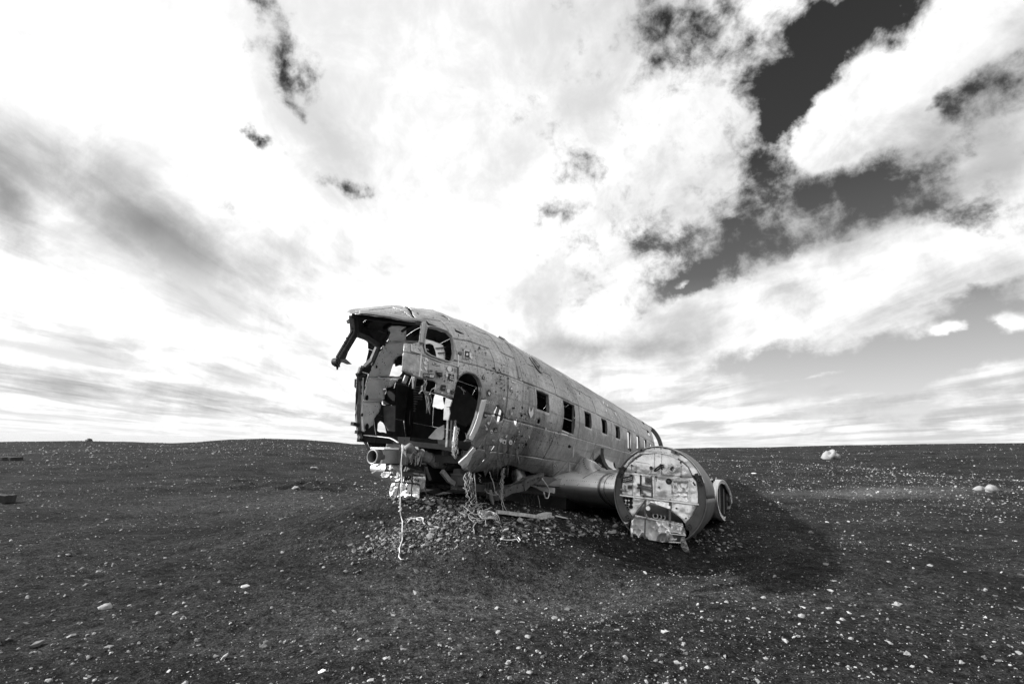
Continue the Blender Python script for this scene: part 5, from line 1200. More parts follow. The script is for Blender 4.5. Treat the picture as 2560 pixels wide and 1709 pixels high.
for k in range(70):
    x, y = random.uniform(650, 940), random.choice([random.uniform(700, 760), random.uniform(780, 890)])
    if random.random() < .6: x = random.gauss(820, 25); y = random.gauss(725, 14)
    mb.disc(at_s(r2(x, y), 5.55), (0, 1, 0), (0, 0, 1), random.uniform(.004, .014), random.uniform(.004, .018), 7, .35)
stuff(part('shot_holes', mb, M['black']))
# curved strut and bits right of it
q = [a2(1010, 610, .1), a2(1025, 660, .1), a2(1055, 735, .1)]; mb = MB(); mb.tube(q, .022, 6); part('bent_strut', mb, M['frame'])
q = [a2(1175, 650, .3), a2(1215, 700, .32), a2(1250, 745, .34), a2(1300, 780, .36)]; 
for a, b in zip(q, q[1:]): mb = MB(); mb.bar(a, b, .05, .06); part('bent_strut', mb, M['nacelle'])
prism4('torn_belly_skin', [(1000, 860), (1300, 790), (1400, 800), (1300, 830), (1100, 890)], .1, 'primer', .4, r2)

# ---------------------------------------------------------------- hanging wires and cables
def strand(P_, r_=.003, mat='wire', wob=.012, name='hanging_wire'):
    pts = [np.asarray(q, float) for q in P_]; out = []
    for a, b in zip(pts, pts[1:]):
        for t in (0, .33, .66): out.append(a + (b - a) * t + np.array([random.gauss(0, wob), random.gauss(0, wob), random.gauss(0, wob * .5)]))
    out.append(pts[-1]); mb = MB(); mb.tube(out, r_, 5); return part(name, mb, M[mat], smooth=True)
for k in range(12):      # bundle in the doorway
    x = 1330 + random.uniform(-25, 30); P_ = [a2(x, 180 + random.uniform(0, 20), .75)]; sp = random.uniform(-70, 40)
    for j, y in enumerate((240, 300, 370, 430, 480, 520)): P_.append(a2(x + sp * math.sin(j / 6 * 3.1) + random.gauss(0, 7), y + random.uniform(-8, 8), .75 + random.gauss(0, .03)))
    strand(P_[:random.randint(5, 7)], .0028, 'wire' if k % 3 else 'dirtysheet', .008)
strand([a2(1312, 190, .78), a2(1300, 300, .78), a2(1285, 430, .78)], .009, 'rim', .002)
for k in range(11):      # bundle under the sill to the sand
    x = random.uniform(320, 470); P_ = [a4(x, 655 + random.uniform(0, 35), .68)]; tgt = 400 + random.uniform(-70, 110); ln = random.choice([1, 1, 1, .55, .4])
    for j, y in enumerate(np.linspace(740, 1130, 7)):
        t = j / 6; 
        if t > ln: break
        P_.append(a4(x + (tgt - x) * t + random.gauss(0, 20), y, .72 + .2 * t + random.gauss(0, .02)))
    strand(P_, random.choice([.0025, .003, .004]), 'wire' if k % 4 else 'darkwire')
strand([a4(452, 690, .72), a4(465, 900, .8), a4(480, 1130, .9)], .006, 'wire', .002)
for k in range(2):
    strand([a4(330 + k * 8, 690, .7), a4(318 + k * 9, 800, .73), a4(335 + k * 10, 920, .78), a4(370, 1010 + k * 8, .82)], .0045, 'dirtysheet', .012)
for k in range(7):
    x = random.uniform(800, 850); P_ = [a4(x, 620, .8)]
    for j, y in enumerate((690, 760, 830, 900, 980, 1050)):
        if k > 6 and y > 800 + k * 8: break
        P_.append(a4(820 + random.gauss(0, 12) + (k > 6) * (y - 690) * .35 - (y - 690) * .04, y, .82 + random.gauss(0, .015)))
    strand(P_, .0032)
strand([a4(805, 950, .84), a4(815, 1060, .88), a4(850, 1150, .95), a4(900, 1235, 1.0)], .006, 'wire', .005)
strand([a4(808, 1000, .84), a4(808, 1100, .9), a4(835, 1215, .98)], .005, 'wire', .004)
strand([a4(640, 670, .8), a4(690, 790, .82), a4(720, 920, .84), a4(790, 1020, .86), a4(815, 1050, .87)], .007, 'wire', .004)
strand([a4(505, 700, .75), a4(525, 780, .76), a4(540, 815, .76)], .004); strand([a4(570, 890, .75), a4(640, 960, .78), a4(720, 980, .8), a4(735, 930, .8)], .005, 'wire')
strand([a4(1280, 980, .8), a4(1300, 1090, .85), a4(1318, 1190, .9), a4(1333, 1268, 1.0)], .006, 'wire', .003)
strand([a4(1335, 760, 1.0), a4(1380, 830, 1.02), a4(1420, 890, 1.03), a4(1432, 960, 1.03), a4(1410, 1020, 1.03), a4(1375, 1015, 1.03), a4(1355, 940, 1.03)], .010, 'rim', .002)
for k in range(5): strand([a4(1060 + k * 45, 960, .75), a4(1090 + k * 35, 1080, .8), a4(1110 + k * 30, 1180, .85), a4(1130 + k * 22, 1245, .9)], .004, 'darkwire')
strand([a2(820, 560, -.0), a2(800, 700, -.02), a2(780, 830, -.05), a2(755, 950, -.05), a2(750, 1050, -.05)], .009, 'darkwire', .004)
strand([a2(1000, 600, .1), a2(1000, 760, .12), a2(1010, 860, .14), a2(1045, 960, .16), a2(1062, 1025, .18)], .008, 'darkwire', .004)
strand([a2(455, 668, -.3), a2(500, 640, -.28), a2(570, 612, -.25)], .006, 'rim', .002)
for k in range(6): strand([at_s(r1(1055 + random.uniform(-6, 6), 915), 4.75), at_s(r1(1035 + random.gauss(0, 10), 1020), 4.8), at_s(r1(1090 + random.gauss(0, 12), 1080), 4.85), at_s(r1(1100 + random.gauss(0, 10), 1180 + random.uniform(0, 110)), 4.9)], .004, 'wire')
strand([at_s(r1(1150, 1000), 4.8), at_s(r1(1110, 1060), 4.82), at_s(r1(1090, 1075), 4.85)], .006, 'dirtysheet'); strand([at_s(r1(1005, 1065), 4.8), at_s(r1(1035, 1025), 4.8), at_s(r1(1085, 1075), 4.85)], .007, 'wire')
strand([at_s(r1(1410, 975), 5.7), at_s(r1(1460, 1015), 5.7), at_s(r1(1480, 1065), 5.7)], .004, 'wire'); strand([at_s(r1(1440, 990), 5.7), at_s(r1(1500, 1040), 5.7)], .004, 'wire')
for k in range(5): mb = MB(); mb.bar(at_s(r1(950 + random.uniform(-30, 20), 880), 4.6), at_s(r1(940 + random.uniform(-20, 25), 930 + random.uniform(0, 110)), 4.65), .02, .008); part('torn_strip', mb, M['lining' if k % 2 else 'frame'])
# ---------------------------------------------------------------- ground
def _h(ix, iy, seed):
    n = (ix * 374761393 + iy * 668265263 + seed * 1274126177) & 0x7fffffff
    n = ((n ^ (n >> 13)) * 1274126177) & 0x7fffffff
    return ((n ^ (n >> 16)) & 0xffff) / 65535.
def vnoise(x, y, seed=0):
    x = np.asarray(x, float); y = np.asarray(y, float); ix = np.floor(x).astype(np.int64); iy = np.floor(y).astype(np.int64); fx = x - ix; fy = y - iy
    fx = fx * fx * (3 - 2 * fx); fy = fy * fy * (3 - 2 * fy)
    a, b, c, d = _h(ix, iy, seed), _h(ix + 1, iy, seed), _h(ix, iy + 1, seed), _h(ix + 1, iy + 1, seed)
    return (a + (b - a) * fx) * (1 - fy) + (c + (d - c) * fx) * fy - .5
def fbm(x, y, o=4, seed=0):
    s_ = 0; a = 1.
    for k in range(o): s_ = s_ + a * vnoise(x * 2 ** k, y * 2 ** k, seed + k); a *= .5
    return s_
CREST_PX = [(-700, 1090), (0, 1103), (186, 1101.4), (430, 1106.5), (500, 1104), (570, 1099.5), (660, 1096.5), (760, 1099), (830, 1104), (880, 1109), (1100, 1114), (1400, 1118), (1680, 1121), (1760, 1119), (1900, 1118), (2060, 1113.5), (2200, 1112), (2420, 1109), (2560, 1108.6), (3000, 1108)]
_ca = []; _ce = []; 
for x, y in CREST_PX:
    d = ray(x, y); _ca.append(math.atan2(d[0], d[1])); _ce.append(d[2] / math.hypot(d[0], d[1]))
_ca = [-3.2, -1.3] + _ca + [1.3, 3.2]; _ce = [-.012, -.012] + _ce + [.006, -.012]
RC_A = [-3.2, -.8, -.5, -.3, 0, .3, .5, .8, 1.2, 3.2]; RC_R = [60, 60, 48, 52, 60, 80, 100, 120, 120, 60]
def ground_z(x, y):
    x = np.asarray(x, float); y = np.asarray(y, float); r_ = np.hypot(x, y); az = np.arctan2(x, y)
    rc = np.interp(az, RC_A, RC_R); te = np.interp(az, _ca, _ce)
    zc = 1.4 + rc * te
    t = np.clip((r_ - 9) / (rc - 9), 0, 1); t = t * t * (3 - 2 * t)
    z = zc * t
    # low swells between here and the crest
    lo = fbm(x / 14., y / 14., 3, 5) * .55 * np.clip((r_ - 12) / 20, 0, 1) * (1 - t) * 1.2
    z = z + lo
    over = np.clip(r_ - rc, 0, None); z = z - np.minimum(over * .045, 9.) 
    z = z + .9 * fbm(x / 34. + 9, y / 9., 3, 61) * np.clip((x - 8) / 12, 0, 1) * np.clip((r_ - 22) / 20, 0, 1) * (1 - t) * 1.5
    # the wreck lies on a rise of blown sand
    dx, dy = x + 1.1, y - 7.15; sa = .42 * dx + .907 * dy; sl = .907 * dx - .42 * dy
    sg = np.where(sa < 0, 1.25, 3.6); sgl = np.where(sl > 0, 1.75, 2.3)
    z = z + .66 * np.exp(-(np.abs(sa / sg) ** 2) - (np.abs(sl / sgl) ** 2.2))
    z = z - .13 * np.exp(-(((x - 2.15) / .85) ** 2) - (((y - 7.0) / .55) ** 2))
    z = z + .16 * np.exp(-(((x - 3.9) / 1.5) ** 2) - (((y - 7.4) / 1.3) ** 2))       # bank beside the nacelle
    z = z - .20 * np.exp(-(((x - .45) / .95) ** 2) - (((y - 5.35) / .62) ** 2))      # scoured hollow in front
    z = z - .05 * np.exp(-(((x - 2.0) / .9) ** 2) - (((y - 6.5) / .5) ** 2))
    z = z + .07 * fbm(x / 2.6, y / 2.6, 4, 9) + .028 * fbm(x / .55 + 3, y / .8, 4, 17) * np.clip(1.6 - r_ / 40, .3, 1)
    z = z + .022 * vnoise(x / .13, y / .13, 31) * np.clip((18 - r_) / 6, 0, 1) + .012 * vnoise(x / .06, y / .06, 37) * np.clip((11 - r_) / 4, 0, 1) + .05 * fbm(x / .9, y / 1.4, 3, 43) * np.clip((40 - r_) / 20, 0, 1)
    for (x1, y1), (x2, y2) in (((-7.9, 15.7), (-6.9, 15.0)), ((-6.9, 15.0), (-5.9, 15.3)), ((-5.9, 15.3), (-4.7, 15.1)), ((-7.0, 15.0), (-7.0, 13.6)), ((-5.9, 15.3), (-5.8, 13.6)), ((-7.9, 13.7), (-7.0, 13.6)), ((-5.4, 13.8), (-4.4, 13.9))):
        ex, ey = x2 - x1, y2 - y1; t_ = np.clip(((x - x1) * ex + (y - y1) * ey) / (ex * ex + ey * ey), 0, 1); d_ = np.hypot(x - x1 - t_ * ex, y - y1 - t_ * ey)
        z = z - .08 * np.exp(-(d_ / .14) ** 2) + .04 * np.exp(-((d_ - .3) / .12) ** 2)
    return z
def gpt(u, v):
    d = ray(u, v); t0_, t1_ = 1.5, 400.
    ts = np.concatenate([np.linspace(1.5, 30, 600), np.linspace(30, 400, 800)]); P_ = CAM + ts[:, None] * d; b = P_[:, 2] - ground_z(P_[:, 0], P_[:, 1])
    i = int(np.argmax(b < 0)); return P_[i] if b[i] < 0 else P_[-1]
rs = np.concatenate([[.02, .5, 1.0], np.geomspace(1.6, 14, 330), np.geomspace(14.1, 160, 240)[0:], np.geomspace(165, 420, 16)])
azs = np.concatenate([np.linspace(-55, 55, 420), np.linspace(55, 305, 110)[1:-1]]); azr = np.radians(azs)
RRg, AZg = np.meshgrid(rs, azr, indexing='ij'); GX, GY = RRg * np.sin(AZg), RRg * np.cos(AZg); GZ = ground_z(GX, GY)
nr, na = RRg.shape; idx = np.arange(nr * na).reshape(nr, na)
q_ = np.stack([idx[:-1], np.roll(idx, -1, 1)[:-1], np.roll(idx, -1, 1)[1:], idx[1:]], -1).reshape(-1, 4)
me = bpy.data.meshes.new('black_sand_ground'); me.vertices.add(nr * na); me.vertices.foreach_set('co', np.stack([GX, GY, GZ], -1).ravel())
me.loops.add(q_.size); me.loops.foreach_set('vertex_index', q_.ravel().astype(np.int32)); me.polygons.add(len(q_)); me.polygons.foreach_set('loop_start', np.arange(0, q_.size, 4, dtype=np.int32)); me.polygons.foreach_set('loop_total', np.full(len(q_), 4, np.int32))
me.update(calc_edges=True); me.polygons.foreach_set('use_smooth', [True] * len(q_))
def sand(c):
    N = c['N']; tc = c['tc']
    gr = N.noise(tc, 62., 4, .75); g2 = N.noise(tc, 17., 5, .7); g3 = N.noise(N.mapping(tc, scale=(.7, 1.4, 1), rot=(0, 0, .35)), 4.2, 5, .65, .3); patch_ = N.noise(N.mapping(tc, scale=(1, 1.5, 1), loc=(7.3, 3.1, 0)), .5, 5, .6, .4)
    pale_spots = 0.  # paler sand in soft ellipses at set places
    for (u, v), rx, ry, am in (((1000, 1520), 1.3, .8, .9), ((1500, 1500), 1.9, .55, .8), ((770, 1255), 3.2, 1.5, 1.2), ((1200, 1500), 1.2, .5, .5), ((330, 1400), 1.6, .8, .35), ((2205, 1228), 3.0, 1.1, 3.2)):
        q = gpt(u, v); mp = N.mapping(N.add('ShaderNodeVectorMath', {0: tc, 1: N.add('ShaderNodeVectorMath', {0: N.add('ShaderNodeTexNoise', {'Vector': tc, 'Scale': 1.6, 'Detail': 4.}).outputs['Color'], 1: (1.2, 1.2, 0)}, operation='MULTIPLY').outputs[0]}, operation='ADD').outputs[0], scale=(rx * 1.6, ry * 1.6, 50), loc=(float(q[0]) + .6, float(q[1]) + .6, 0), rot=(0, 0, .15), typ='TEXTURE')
        pale_spots = N.m('MULTIPLY_ADD', N.add('ShaderNodeTexGradient', {'Vector': mp}, gradient_type='SPHERICAL').outputs['Fac'], am, pale_spots)
    v = N.m('MULTIPLY', N.m('ADD', N.rng(patch_, .35, .68, .62, 1.5, False), pale_spots), .0225)
    v = N.m('MULTIPLY', v, N.rng(g3, .34, .68, .62, 1.4, False))
    v = N.m('MULTIPLY', v, N.rng(g2, .36, .66, .42, 1.9, False))
    v = N.m('MULTIPLY', v, N.rng(gr, .38, .64, .3, 2.2, False))
    # pale grains of pumice
    for sc, rad, lo, hi, amp in ((34., .22, .50, .66, .16), (85., .27, .42, .62, .11)):
        vo = N.add('ShaderNodeTexVoronoi', {'Vector': tc, 'Scale': sc}); sel = N.add('ShaderNodeSeparateColor', {'Color': vo.outputs['Color']}).outputs[0]
        k = N.noise(tc, 1.1 if sc < 50 else 2.3, 4, .65)
        m_ = N.m('MULTIPLY', N.rng(vo.outputs['Distance'], rad * .5, rad, 1., 0.), N.m('MULTIPLY', N.rng(sel, .80, .84), N.rng(k, lo, hi)))
        v = N.m('ADD', v, N.m('MULTIPLY', m_, amp))
    c['val'] = v
    c['h'] = N.m('ADD', N.m('ADD', N.m('MULTIPLY', gr, .35), N.m('MULTIPLY', g2, .9)), N.m('MULTIPLY', N.noise(N.mapping(tc, scale=(1, 2.2, 1)), 4.5, 4, .6), 1.2)); c['bump'] = 1.; c['bdist'] = .08
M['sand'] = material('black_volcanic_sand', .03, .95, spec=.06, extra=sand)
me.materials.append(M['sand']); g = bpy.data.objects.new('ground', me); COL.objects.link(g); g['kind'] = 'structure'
# sea
def sea(c):
    N = c['N']; w = N.noise(N.mapping(c['tc'], scale=(.02, .2, 1)), 2., 6, .7); c['h'] = w; c['bump'] = .6; c['bdist'] = 2.
    c['val'] = N.rng(w, .35, .7, .30, .55, False)
M['sea'] = material('bright_sea', .4, .35, spec=.5, extra=sea)
mb = MB(); n = 48; rgs = [120, 400, 1500, 6000, 40000]
mb.grid([[np.array([r_ * math.sin(a), r_ * math.cos(a), -2.6]) for a in np.linspace(0, 2 * math.pi, n + 1)] for r_ in rgs]); o = part('sea', mb, M['sea'], None); o['kind'] = 'structure'

# ---------------------------------------------------------------- stones
def stone_mesh(seed, sub=2, flat=.55, rough=.25):
    bm = bmesh.new(); bmesh.ops.create_icosphere(bm, subdivisions=sub, radius=1)
    for v in bm.verts:
        k = 1 + rough * mnoise.noise(v.co * 1.3 + Vector((seed * 3.7, 0, seed))) + rough * .5 * mnoise.noise(v.co * 3.1 + Vector((seed, 5, 0)))
        v.co *= k; v.co.z *= flat
    me = bpy.data.meshes.new('stone'); bm.to_mesh(me); bm.free(); me.polygons.foreach_set('use_smooth', [sub > 1] * len(me.polygons)); return me
def base_arrays(seed, sub=1):
    me = stone_mesh(seed, sub, .55 + .05 * (seed % 4), .9); v = np.zeros(len(me.vertices) * 3); me.vertices.foreach_get('co', v); f = np.zeros(len(me.polygons) * 3, int); me.polygons.foreach_get('vertices', f)
    bpy.data.meshes.remove(me); return v.reshape(-1, 3), f.reshape(-1, 3)
BASES = [base_arrays(k) for k in range(10)]
def scatter(name, X, Y, size, mat, label=None, cat=None, sink=.25, base=BASES, zoff=0.):
    Z = ground_z(X, Y) + zoff; n = len(X); kind = rng.integers(0, len(base), n); VV = []; FF = []; off = 0
    for k, (bv, bf) in enumerate(base):
        m_ = np.where(kind == k)[0]
        if len(m_) == 0: continue
        a = rng.uniform(0, 2 * math.pi, len(m_)); ca, sa = np.cos(a), np.sin(a); sz = size[m_][:, None] * rng.uniform(.7, 1.3, (len(m_), 3)) 
        tl = rng.normal(0, .3, len(m_))
        v = bv[None] * sz[:, None, :]; x = v[..., 0] * ca[:, None] - v[..., 1] * sa[:, None]; y = v[..., 0] * sa[:, None] + v[..., 1] * ca[:, None]; z = v[..., 2] + x * tl[:, None]
        P_ = np.stack([x + X[m_][:, None], y + Y[m_][:, None], z + (Z[m_] + size[m_] * sink)[:, None]], -1)
        VV.append(P_.reshape(-1, 3)); nb = len(bv); FF.append((bf[None] + (off + np.arange(len(m_)) * nb)[:, None, None]).reshape(-1, 3)); off += len(m_) * nb
    V = np.concatenate(VV); Fc = np.concatenate(FF).astype(np.int32)
    me = bpy.data.meshes.new(name); me.vertices.add(len(V)); me.vertices.foreach_set('co', V.ravel()); me.loops.add(Fc.size); me.loops.foreach_set('vertex_index', Fc.ravel())
    me.polygons.add(len(Fc)); me.polygons.foreach_set('loop_start', np.arange(0, Fc.size, 3, dtype=np.int32)); me.polygons.foreach_set('loop_total', np.full(len(Fc), 3, np.int32)); me.update(calc_edges=True); me.polygons.foreach_set('use_smooth', [False] * len(Fc))
    me.materials.append(mat); o = bpy.data.objects.new(name, me); COL.objects.link(o); o['kind'] = 'stuff'
    if label: o['label'] = label
    if cat: o['category'] = cat
    return o
tiny = [(np.array([[1, 0, 0], [-.5, .87, 0], [-.5, -.87, 0], [0, 0, .8]]), np.array([[0, 1, 3], [1, 2, 3], [2, 0, 3]])), (np.array([[1, .2, 0], [0, .8, 0], [-1, 0, 0], [0, -.9, 0], [.1, 0, .7]]), np.array([[0, 1, 4], [1, 2, 4], [2, 3, 4], [3, 0, 4]]))]
def polar(n, r0_, r1_, a0, a1, p_=1.):
    u_ = rng.uniform(0, 1, n) ** p_; r_ = r0_ * (r1_ / r0_) ** u_; a = rng.uniform(R(a0), R(a1), n); return r_ * np.sin(a), r_ * np.cos(a), r_
# pale grit
X, Y, r_ = polar(60000, 2.6, 26, -60, 60); dens = .30 + 2.0 * fbm(X / 1.6, Y / 1.6, 4, 51) + .35 * (X > .3); k = rng.uniform(0, 1, len(X)) < np.clip(dens, .04, 1)
X, Y, r_ = X[k], Y[k], r_[k]; scatter('pale_grit', X, Y, np.clip(rng.lognormal(math.log(.0022), .45, len(X)) * (1 + r_ * .06), .0015, .014), M['pebble'], 'fine pale pumice grit strewn over the black sand', 'grit', .2, tiny)
# pebbles, wide spread, with denser bands farther off
X, Y, r_ = polar(60000, 3.0, 95, -62, 62, .7); band = np.zeros(len(X))
band += 1.1 * np.exp(-((r_ - 33) / 9) ** 2) + .9 * np.exp(-((r_ - 16) / 3) ** 2) * (X < -3) + 2.6 * np.exp(-(((X - 12.6) / 3.4) ** 2) - (((Y - 17.2) / 1.1) ** 2)) + .9 * np.exp(-((r_ - 21) / 3.5) ** 2) * (X > 8)
dens = .02 + .02 * np.clip(r_ - 8, 0, 12) + 1.1 * fbm(X / 4., Y / 4., 4, 71) + .6 * band; k = rng.uniform(0, 1, len(X)) < np.clip(dens, .03, 1)
X, Y, r_ = X[k], Y[k], r_[k]; scatter('pale_pebbles', X, Y, np.clip(rng.lognormal(math.log(.0036), .5, len(X)) * (1 + r_ * .115), .002, .05), M['pebble'], 'pale pebbles scattered in bands over the black sand', 'pebbles', .15)
X, Y, r_ = polar(16000, 3.0, 60, -60, 60); scatter('dark_pebbles', X, Y, np.clip(rng.lognormal(math.log(.006), .5, len(X)) * (1 + r_ * .04), .003, .05), M['gravel'], 'small grey pebbles half sunk in the black sand', 'pebbles', .1)
# gravel spread under the nose
GP = [r2(*q) for q in [(210, 1420), (300, 1330), (470, 1250), (640, 1220), (820, 1150), (1000, 1120), (1250, 1050), (1400, 960), (1650, 960), (1980, 1120), (2300, 1260), (2250, 1350), (1800, 1330), (1500, 1400), (1250, 1430), (950, 1480), (600, 1530), (380, 1510), (230, 1460)]]
def in_px(poly, n):
    A = np.array(poly); out = []
    while len(out) < n:
        U = rng.uniform(A[:, 0].min(), A[:, 0].max(), n); V_ = rng.uniform(A[:, 1].min(), A[:, 1].max(), n); m_ = inpoly(U, V_, poly); out += list(zip(U[m_], V_[m_]))
    return out[:n]
GQ = np.array([gpt(*q)[:2] for q in in_px(GP, 1500)])
J = rng.normal(0, .16, (4200, 2)); ch = GQ[rng.integers(0, len(GQ), 4200)] + J
keep_ = rng.uniform(0, 1, len(ch)) < np.clip(.42 + 1.9 * fbm(ch[:, 0] / .35, ch[:, 1] / .35, 3, 77), .1, 1); ch = ch[keep_]
sz = np.clip(rng.lognormal(math.log(.0085), .55, len(ch)), .004, .036)
half = len(ch) // 2
scatter('gravel', ch[:half, 0], ch[:half, 1], sz[:half], M['gravel'], 'bed of loose grey gravel under the torn nose of the airplane', 'gravel', .3)
scatter('gravel', ch[half:, 0], ch[half:, 1], sz[half:] * .7, M['gravel'], 'finer stones mixed through the gravel under the airplane nose', 'gravel', .3)
GQ2 = np.array([gpt(*q)[:2] for q in in_px([(1250, 1300), (1440, 1290), (1640, 1290), (1600, 1345), (1350, 1345), (1180, 1350)], 260)] + [gpt(*q)[:2] for q in in_px([(960, 1240), (1080, 1240), (1200, 1275), (1130, 1290), (980, 1262)], 260)] + [gpt(*q)[:2] for q in in_px([(1700, 1300), (1830, 1290), (1860, 1370), (1760, 1390)], 90)])
scatter('gravel', GQ2[:, 0], GQ2[:, 1], np.clip(rng.lognormal(math.log(.017), .45, len(GQ2)), 0.006, .05), M['gravel'], 'loose stones in the shadow below the airplane belly', 'gravel', .3)

STONES = [stone_mesh(40 + k, 3, f, ro) for k, (f, ro) in enumerate([(.58, .45), (.5, .75), (.65, .9), (.42, .6), (.75, .8)])]
for me_ in STONES: me_.materials.append(M['stone'])
def stone(u, v, wpx, variant, mat, label, name='stone', group=None, hfac=1., rot=None, base_v=None):
    """a stone whose foot shows at (u, v) and which looks wpx wide"""
    q = gpt(u, v); dist = float((q - CAM) @ ff); w = wpx / F * dist / 2
    me_ = STONES[variant].copy(); me_.materials.clear(); me_.materials.append(M[mat]); o = bpy.data.objects.new(name, me_); COL.objects.link(o)
    fl_ = max(v2.co.z for v2 in me_.vertices); o.scale = (w, w * random.uniform(.7, 1.), w * hfac)
    o.location = (q[0], q[1] + w * .5, float(ground_z(q[0], q[1] + w * .5)) + w * hfac * fl_ * .22); o.rotation_euler = (random.uniform(-.15, .15), random.uniform(-.2, .2), rot if rot is not None else random.uniform(-.6, .6))
    return tag(o, label, 'stone', group)
K3 = lambda x, y: (x / 2.4156, 1060 + y / 2.4156)
K4 = lambda x, y: (1660 + x / 2.4156, 1060 + y / 2.4156)
K5 = lambda x, y: (800 + x / 2.61, 1250 + y / 2.61)
stone(*K4(1027, 213), 30, 4, 'palestone', 'large pale cracked boulder standing alone right of the airplane near the horizon', 'boulder', hfac=1.6)
stone(*K4(1921, 402), 23, 0, 'palestone', 'smooth pale stone, left one of the pair lying far right on the sand', hfac=1.2)
stone(*K4(2003, 407), 31, 0, 'palestone', 'larger smooth pale stone, right one of the pair lying far right on the sand', hfac=1.3)
stone(*K3(623, 1124), 26, 0, 'palestone', 'largest smooth oval pebble on the open sand left of the wreck', rot=.5)
stone(*K3(490, 884), 17, 1, 'stone', 'grey rounded stone behind the large oval pebble at left')
stone(*K3(530, 101), 13, 2, 'darkstone', 'small dark rock on the skyline at far left', hfac=.9)
stone(*K3(1897, 270), 20, 3, 'palestone', 'flat white stone on the slope left of the broken nose')
stone(*K3(1780, 390), 20, 1, 'palestone', 'pale angular stone beside the dark scrape left of the nose')
stone(*K3(1382, 444), 10, 0, 'stone', 'small grey stone between the dark scrape and the left edge')
stone(*K3(1598, 1355), 25, 2, 'stone', 'rough grey stone on the lower left foreground sand')
stone(*K3(285, 1560), 15, 0, 'palestone', 'pale pebble at the very bottom left of the foreground')
stone(*K3(948, 1152), 11, 2, 'palestone', 'white angular chip right of the large oval pebble')
stone(*K3(1055, 1150), 14, 3, 'palestone', 'flat white stone right of the white angular chip')
stone(*K3(1174, 1045), 9, 1, 'stone', 'small grey pebble above the two white chips')
stone(*K3(1940, 1504), 18, 3, 'white', 'thin straight white chip on the bottom foreground sand', hfac=.4, rot=0)
stone(*K5(528, 1080), 12, 2, 'darkstone', 'dark round stone with a pale top in the bottom foreground')
stone(*K5(1358, 910), 13, 4, 'palestone', 'upper white lump of pumice in the centre foreground')
stone(*K5(1298, 975), 11, 4, 'palestone', 'white pumice lump just left below the upper one in the centre foreground')
stone(*K5(1368, 1145), 15, 4, 'palestone', 'largest white pumice lump at the bottom centre')
stone(*K5(1225, 1070), 11, 2, 'palestone', 'white pebble with a dark underside left of centre foreground')
stone(*K5(1180, 1118), 10, 3, 'palestone', 'flat pale pebble at the bottom below the dark sided one')
stone(*K5(847, 910), 9, 0, 'palestone', 'small oval white pebble left of centre foreground')
stone(*K4(1008, 1120), 16, 3, 'palestone', 'long flat white stone on the sand right of the shadow')
stone(*K4(1415, 1095), 21, 1, 'palestone', 'broad pale broken stone on the right foreground sand')
stone(*K4(605, 1053), 11, 0, 'palestone', 'white pebble below the tip of the nacelle shadow')
stone(*K4(549, 1118), 8, 4, 'palestone', 'round white pebble lower left of the long flat stone')
stone(*K4(1035, 955), 15, 3, 'palestone', 'narrow white sliver beyond the long flat stone at right', hfac=.6)
stone(*K4(1134, 1300), 11, 0, 'palestone', 'oval white pebble below the long flat stone')
stone(*K4(1805, 1450), 13, 2, 'palestone', 'pale lump near the bottom right corner')
stone(*K4(122, 1345), 11, 2, 'palestone', 'white angular stone below the crumpled engine panel')
stone(*K4(618, 1420), 11, 1, 'palestone', 'white broken chip at the bottom right of centre')
stone(*K4(548, 298), 12, 3, 'white', 'small white scrap on the sand beyond the wing stub', hfac=.5)
stone(*r6(868, 1400), 10, 1, 'palestone', 'pale stone under the crumpled engine panel')
stone(*r6(410, 1330), 10, 1, 'stone', 'grey stone at the left foot of the crumpled engine panel')
stone(*r2(645, 938), 12, 0, 'stone', 'grey stone at the left foot of the pale panel under the nose')
GR = 'bigger stones lying in the gravel under the nose'
for (x, y, w, vv, mt_) in [(412, 1352, 14, 1, 'palestone'), (243, 1425, 12, 4, 'stone'), (550, 1212, 9, 2, 'palestone'), (693, 1243, 8, 1, 'palestone'), (935, 1250, 12, 0, 'stone'), (1240, 1312, 11, 0, 'palestone'), (1055, 1368, 12, 0, 'stone'), (990, 1440, 12, 4, 'palestone'), (858, 1460, 11, 0, 'palestone'), (830, 1360, 13, 1, 'stone'), (795, 1310, 12, 0, 'stone'), (1110, 1255, 10, 0, 'stone'), (1200, 1260, 14, 1, 'stone'), (1330, 1415, 15, 3, 'palestone'), (430, 1490, 13, 1, 'palestone'), (335, 1470, 9, 1, 'palestone'), (1155, 1345, 11, 0, 'palestone'), (1230, 1395, 13, 3, 'stone'), (1100, 1120, 9, 2, 'stone'), (1320, 1150, 10, 4, 'palestone'), (1155, 1140, 8, 2, 'stone'), (570, 1262, 8, 4, 'stone'), (480, 1335, 9, 2, 'darkstone'), (800, 1240, 10, 2, 'darkstone'), (1265, 1195, 8, 2, 'stone'), (700, 1385, 9, 2, 'stone'), (1490, 1160, 9, 0, 'palestone'), (1420, 1300, 8, 2, 'stone')]:
    stone(*r2(x, y), w, vv, mt_, 'rounded stone bigger than the gravel around it under the nose', group=GR)
stone(*r4(640, 1190), 13, 2, 'darkstone', 'black rough stone beside the tangle of wires under the door')
stone(*r4(890, 1215), 15, 1, 'darkstone', 'dark flat stone above the long bleached plank')
stone(*r4(898, 1480), 8, 4, 'palestone', 'pale pointed stone in the shade below the long plank')
stone(*r4(1440, 1415), 16, 3, 'stone', 'grey flat slab in the shade right below the short wood block', hfac=.6)
stone(*r4(985, 1545), 10, 4, 'stone', 'upright grey stone in front of the short cord in the shade')
stone(*K5(1130, 275), 11, 0, 'darkstone', 'dark round stone at the left end of the short cord')
GR2 = 'small pebbles dotted over the open sand'
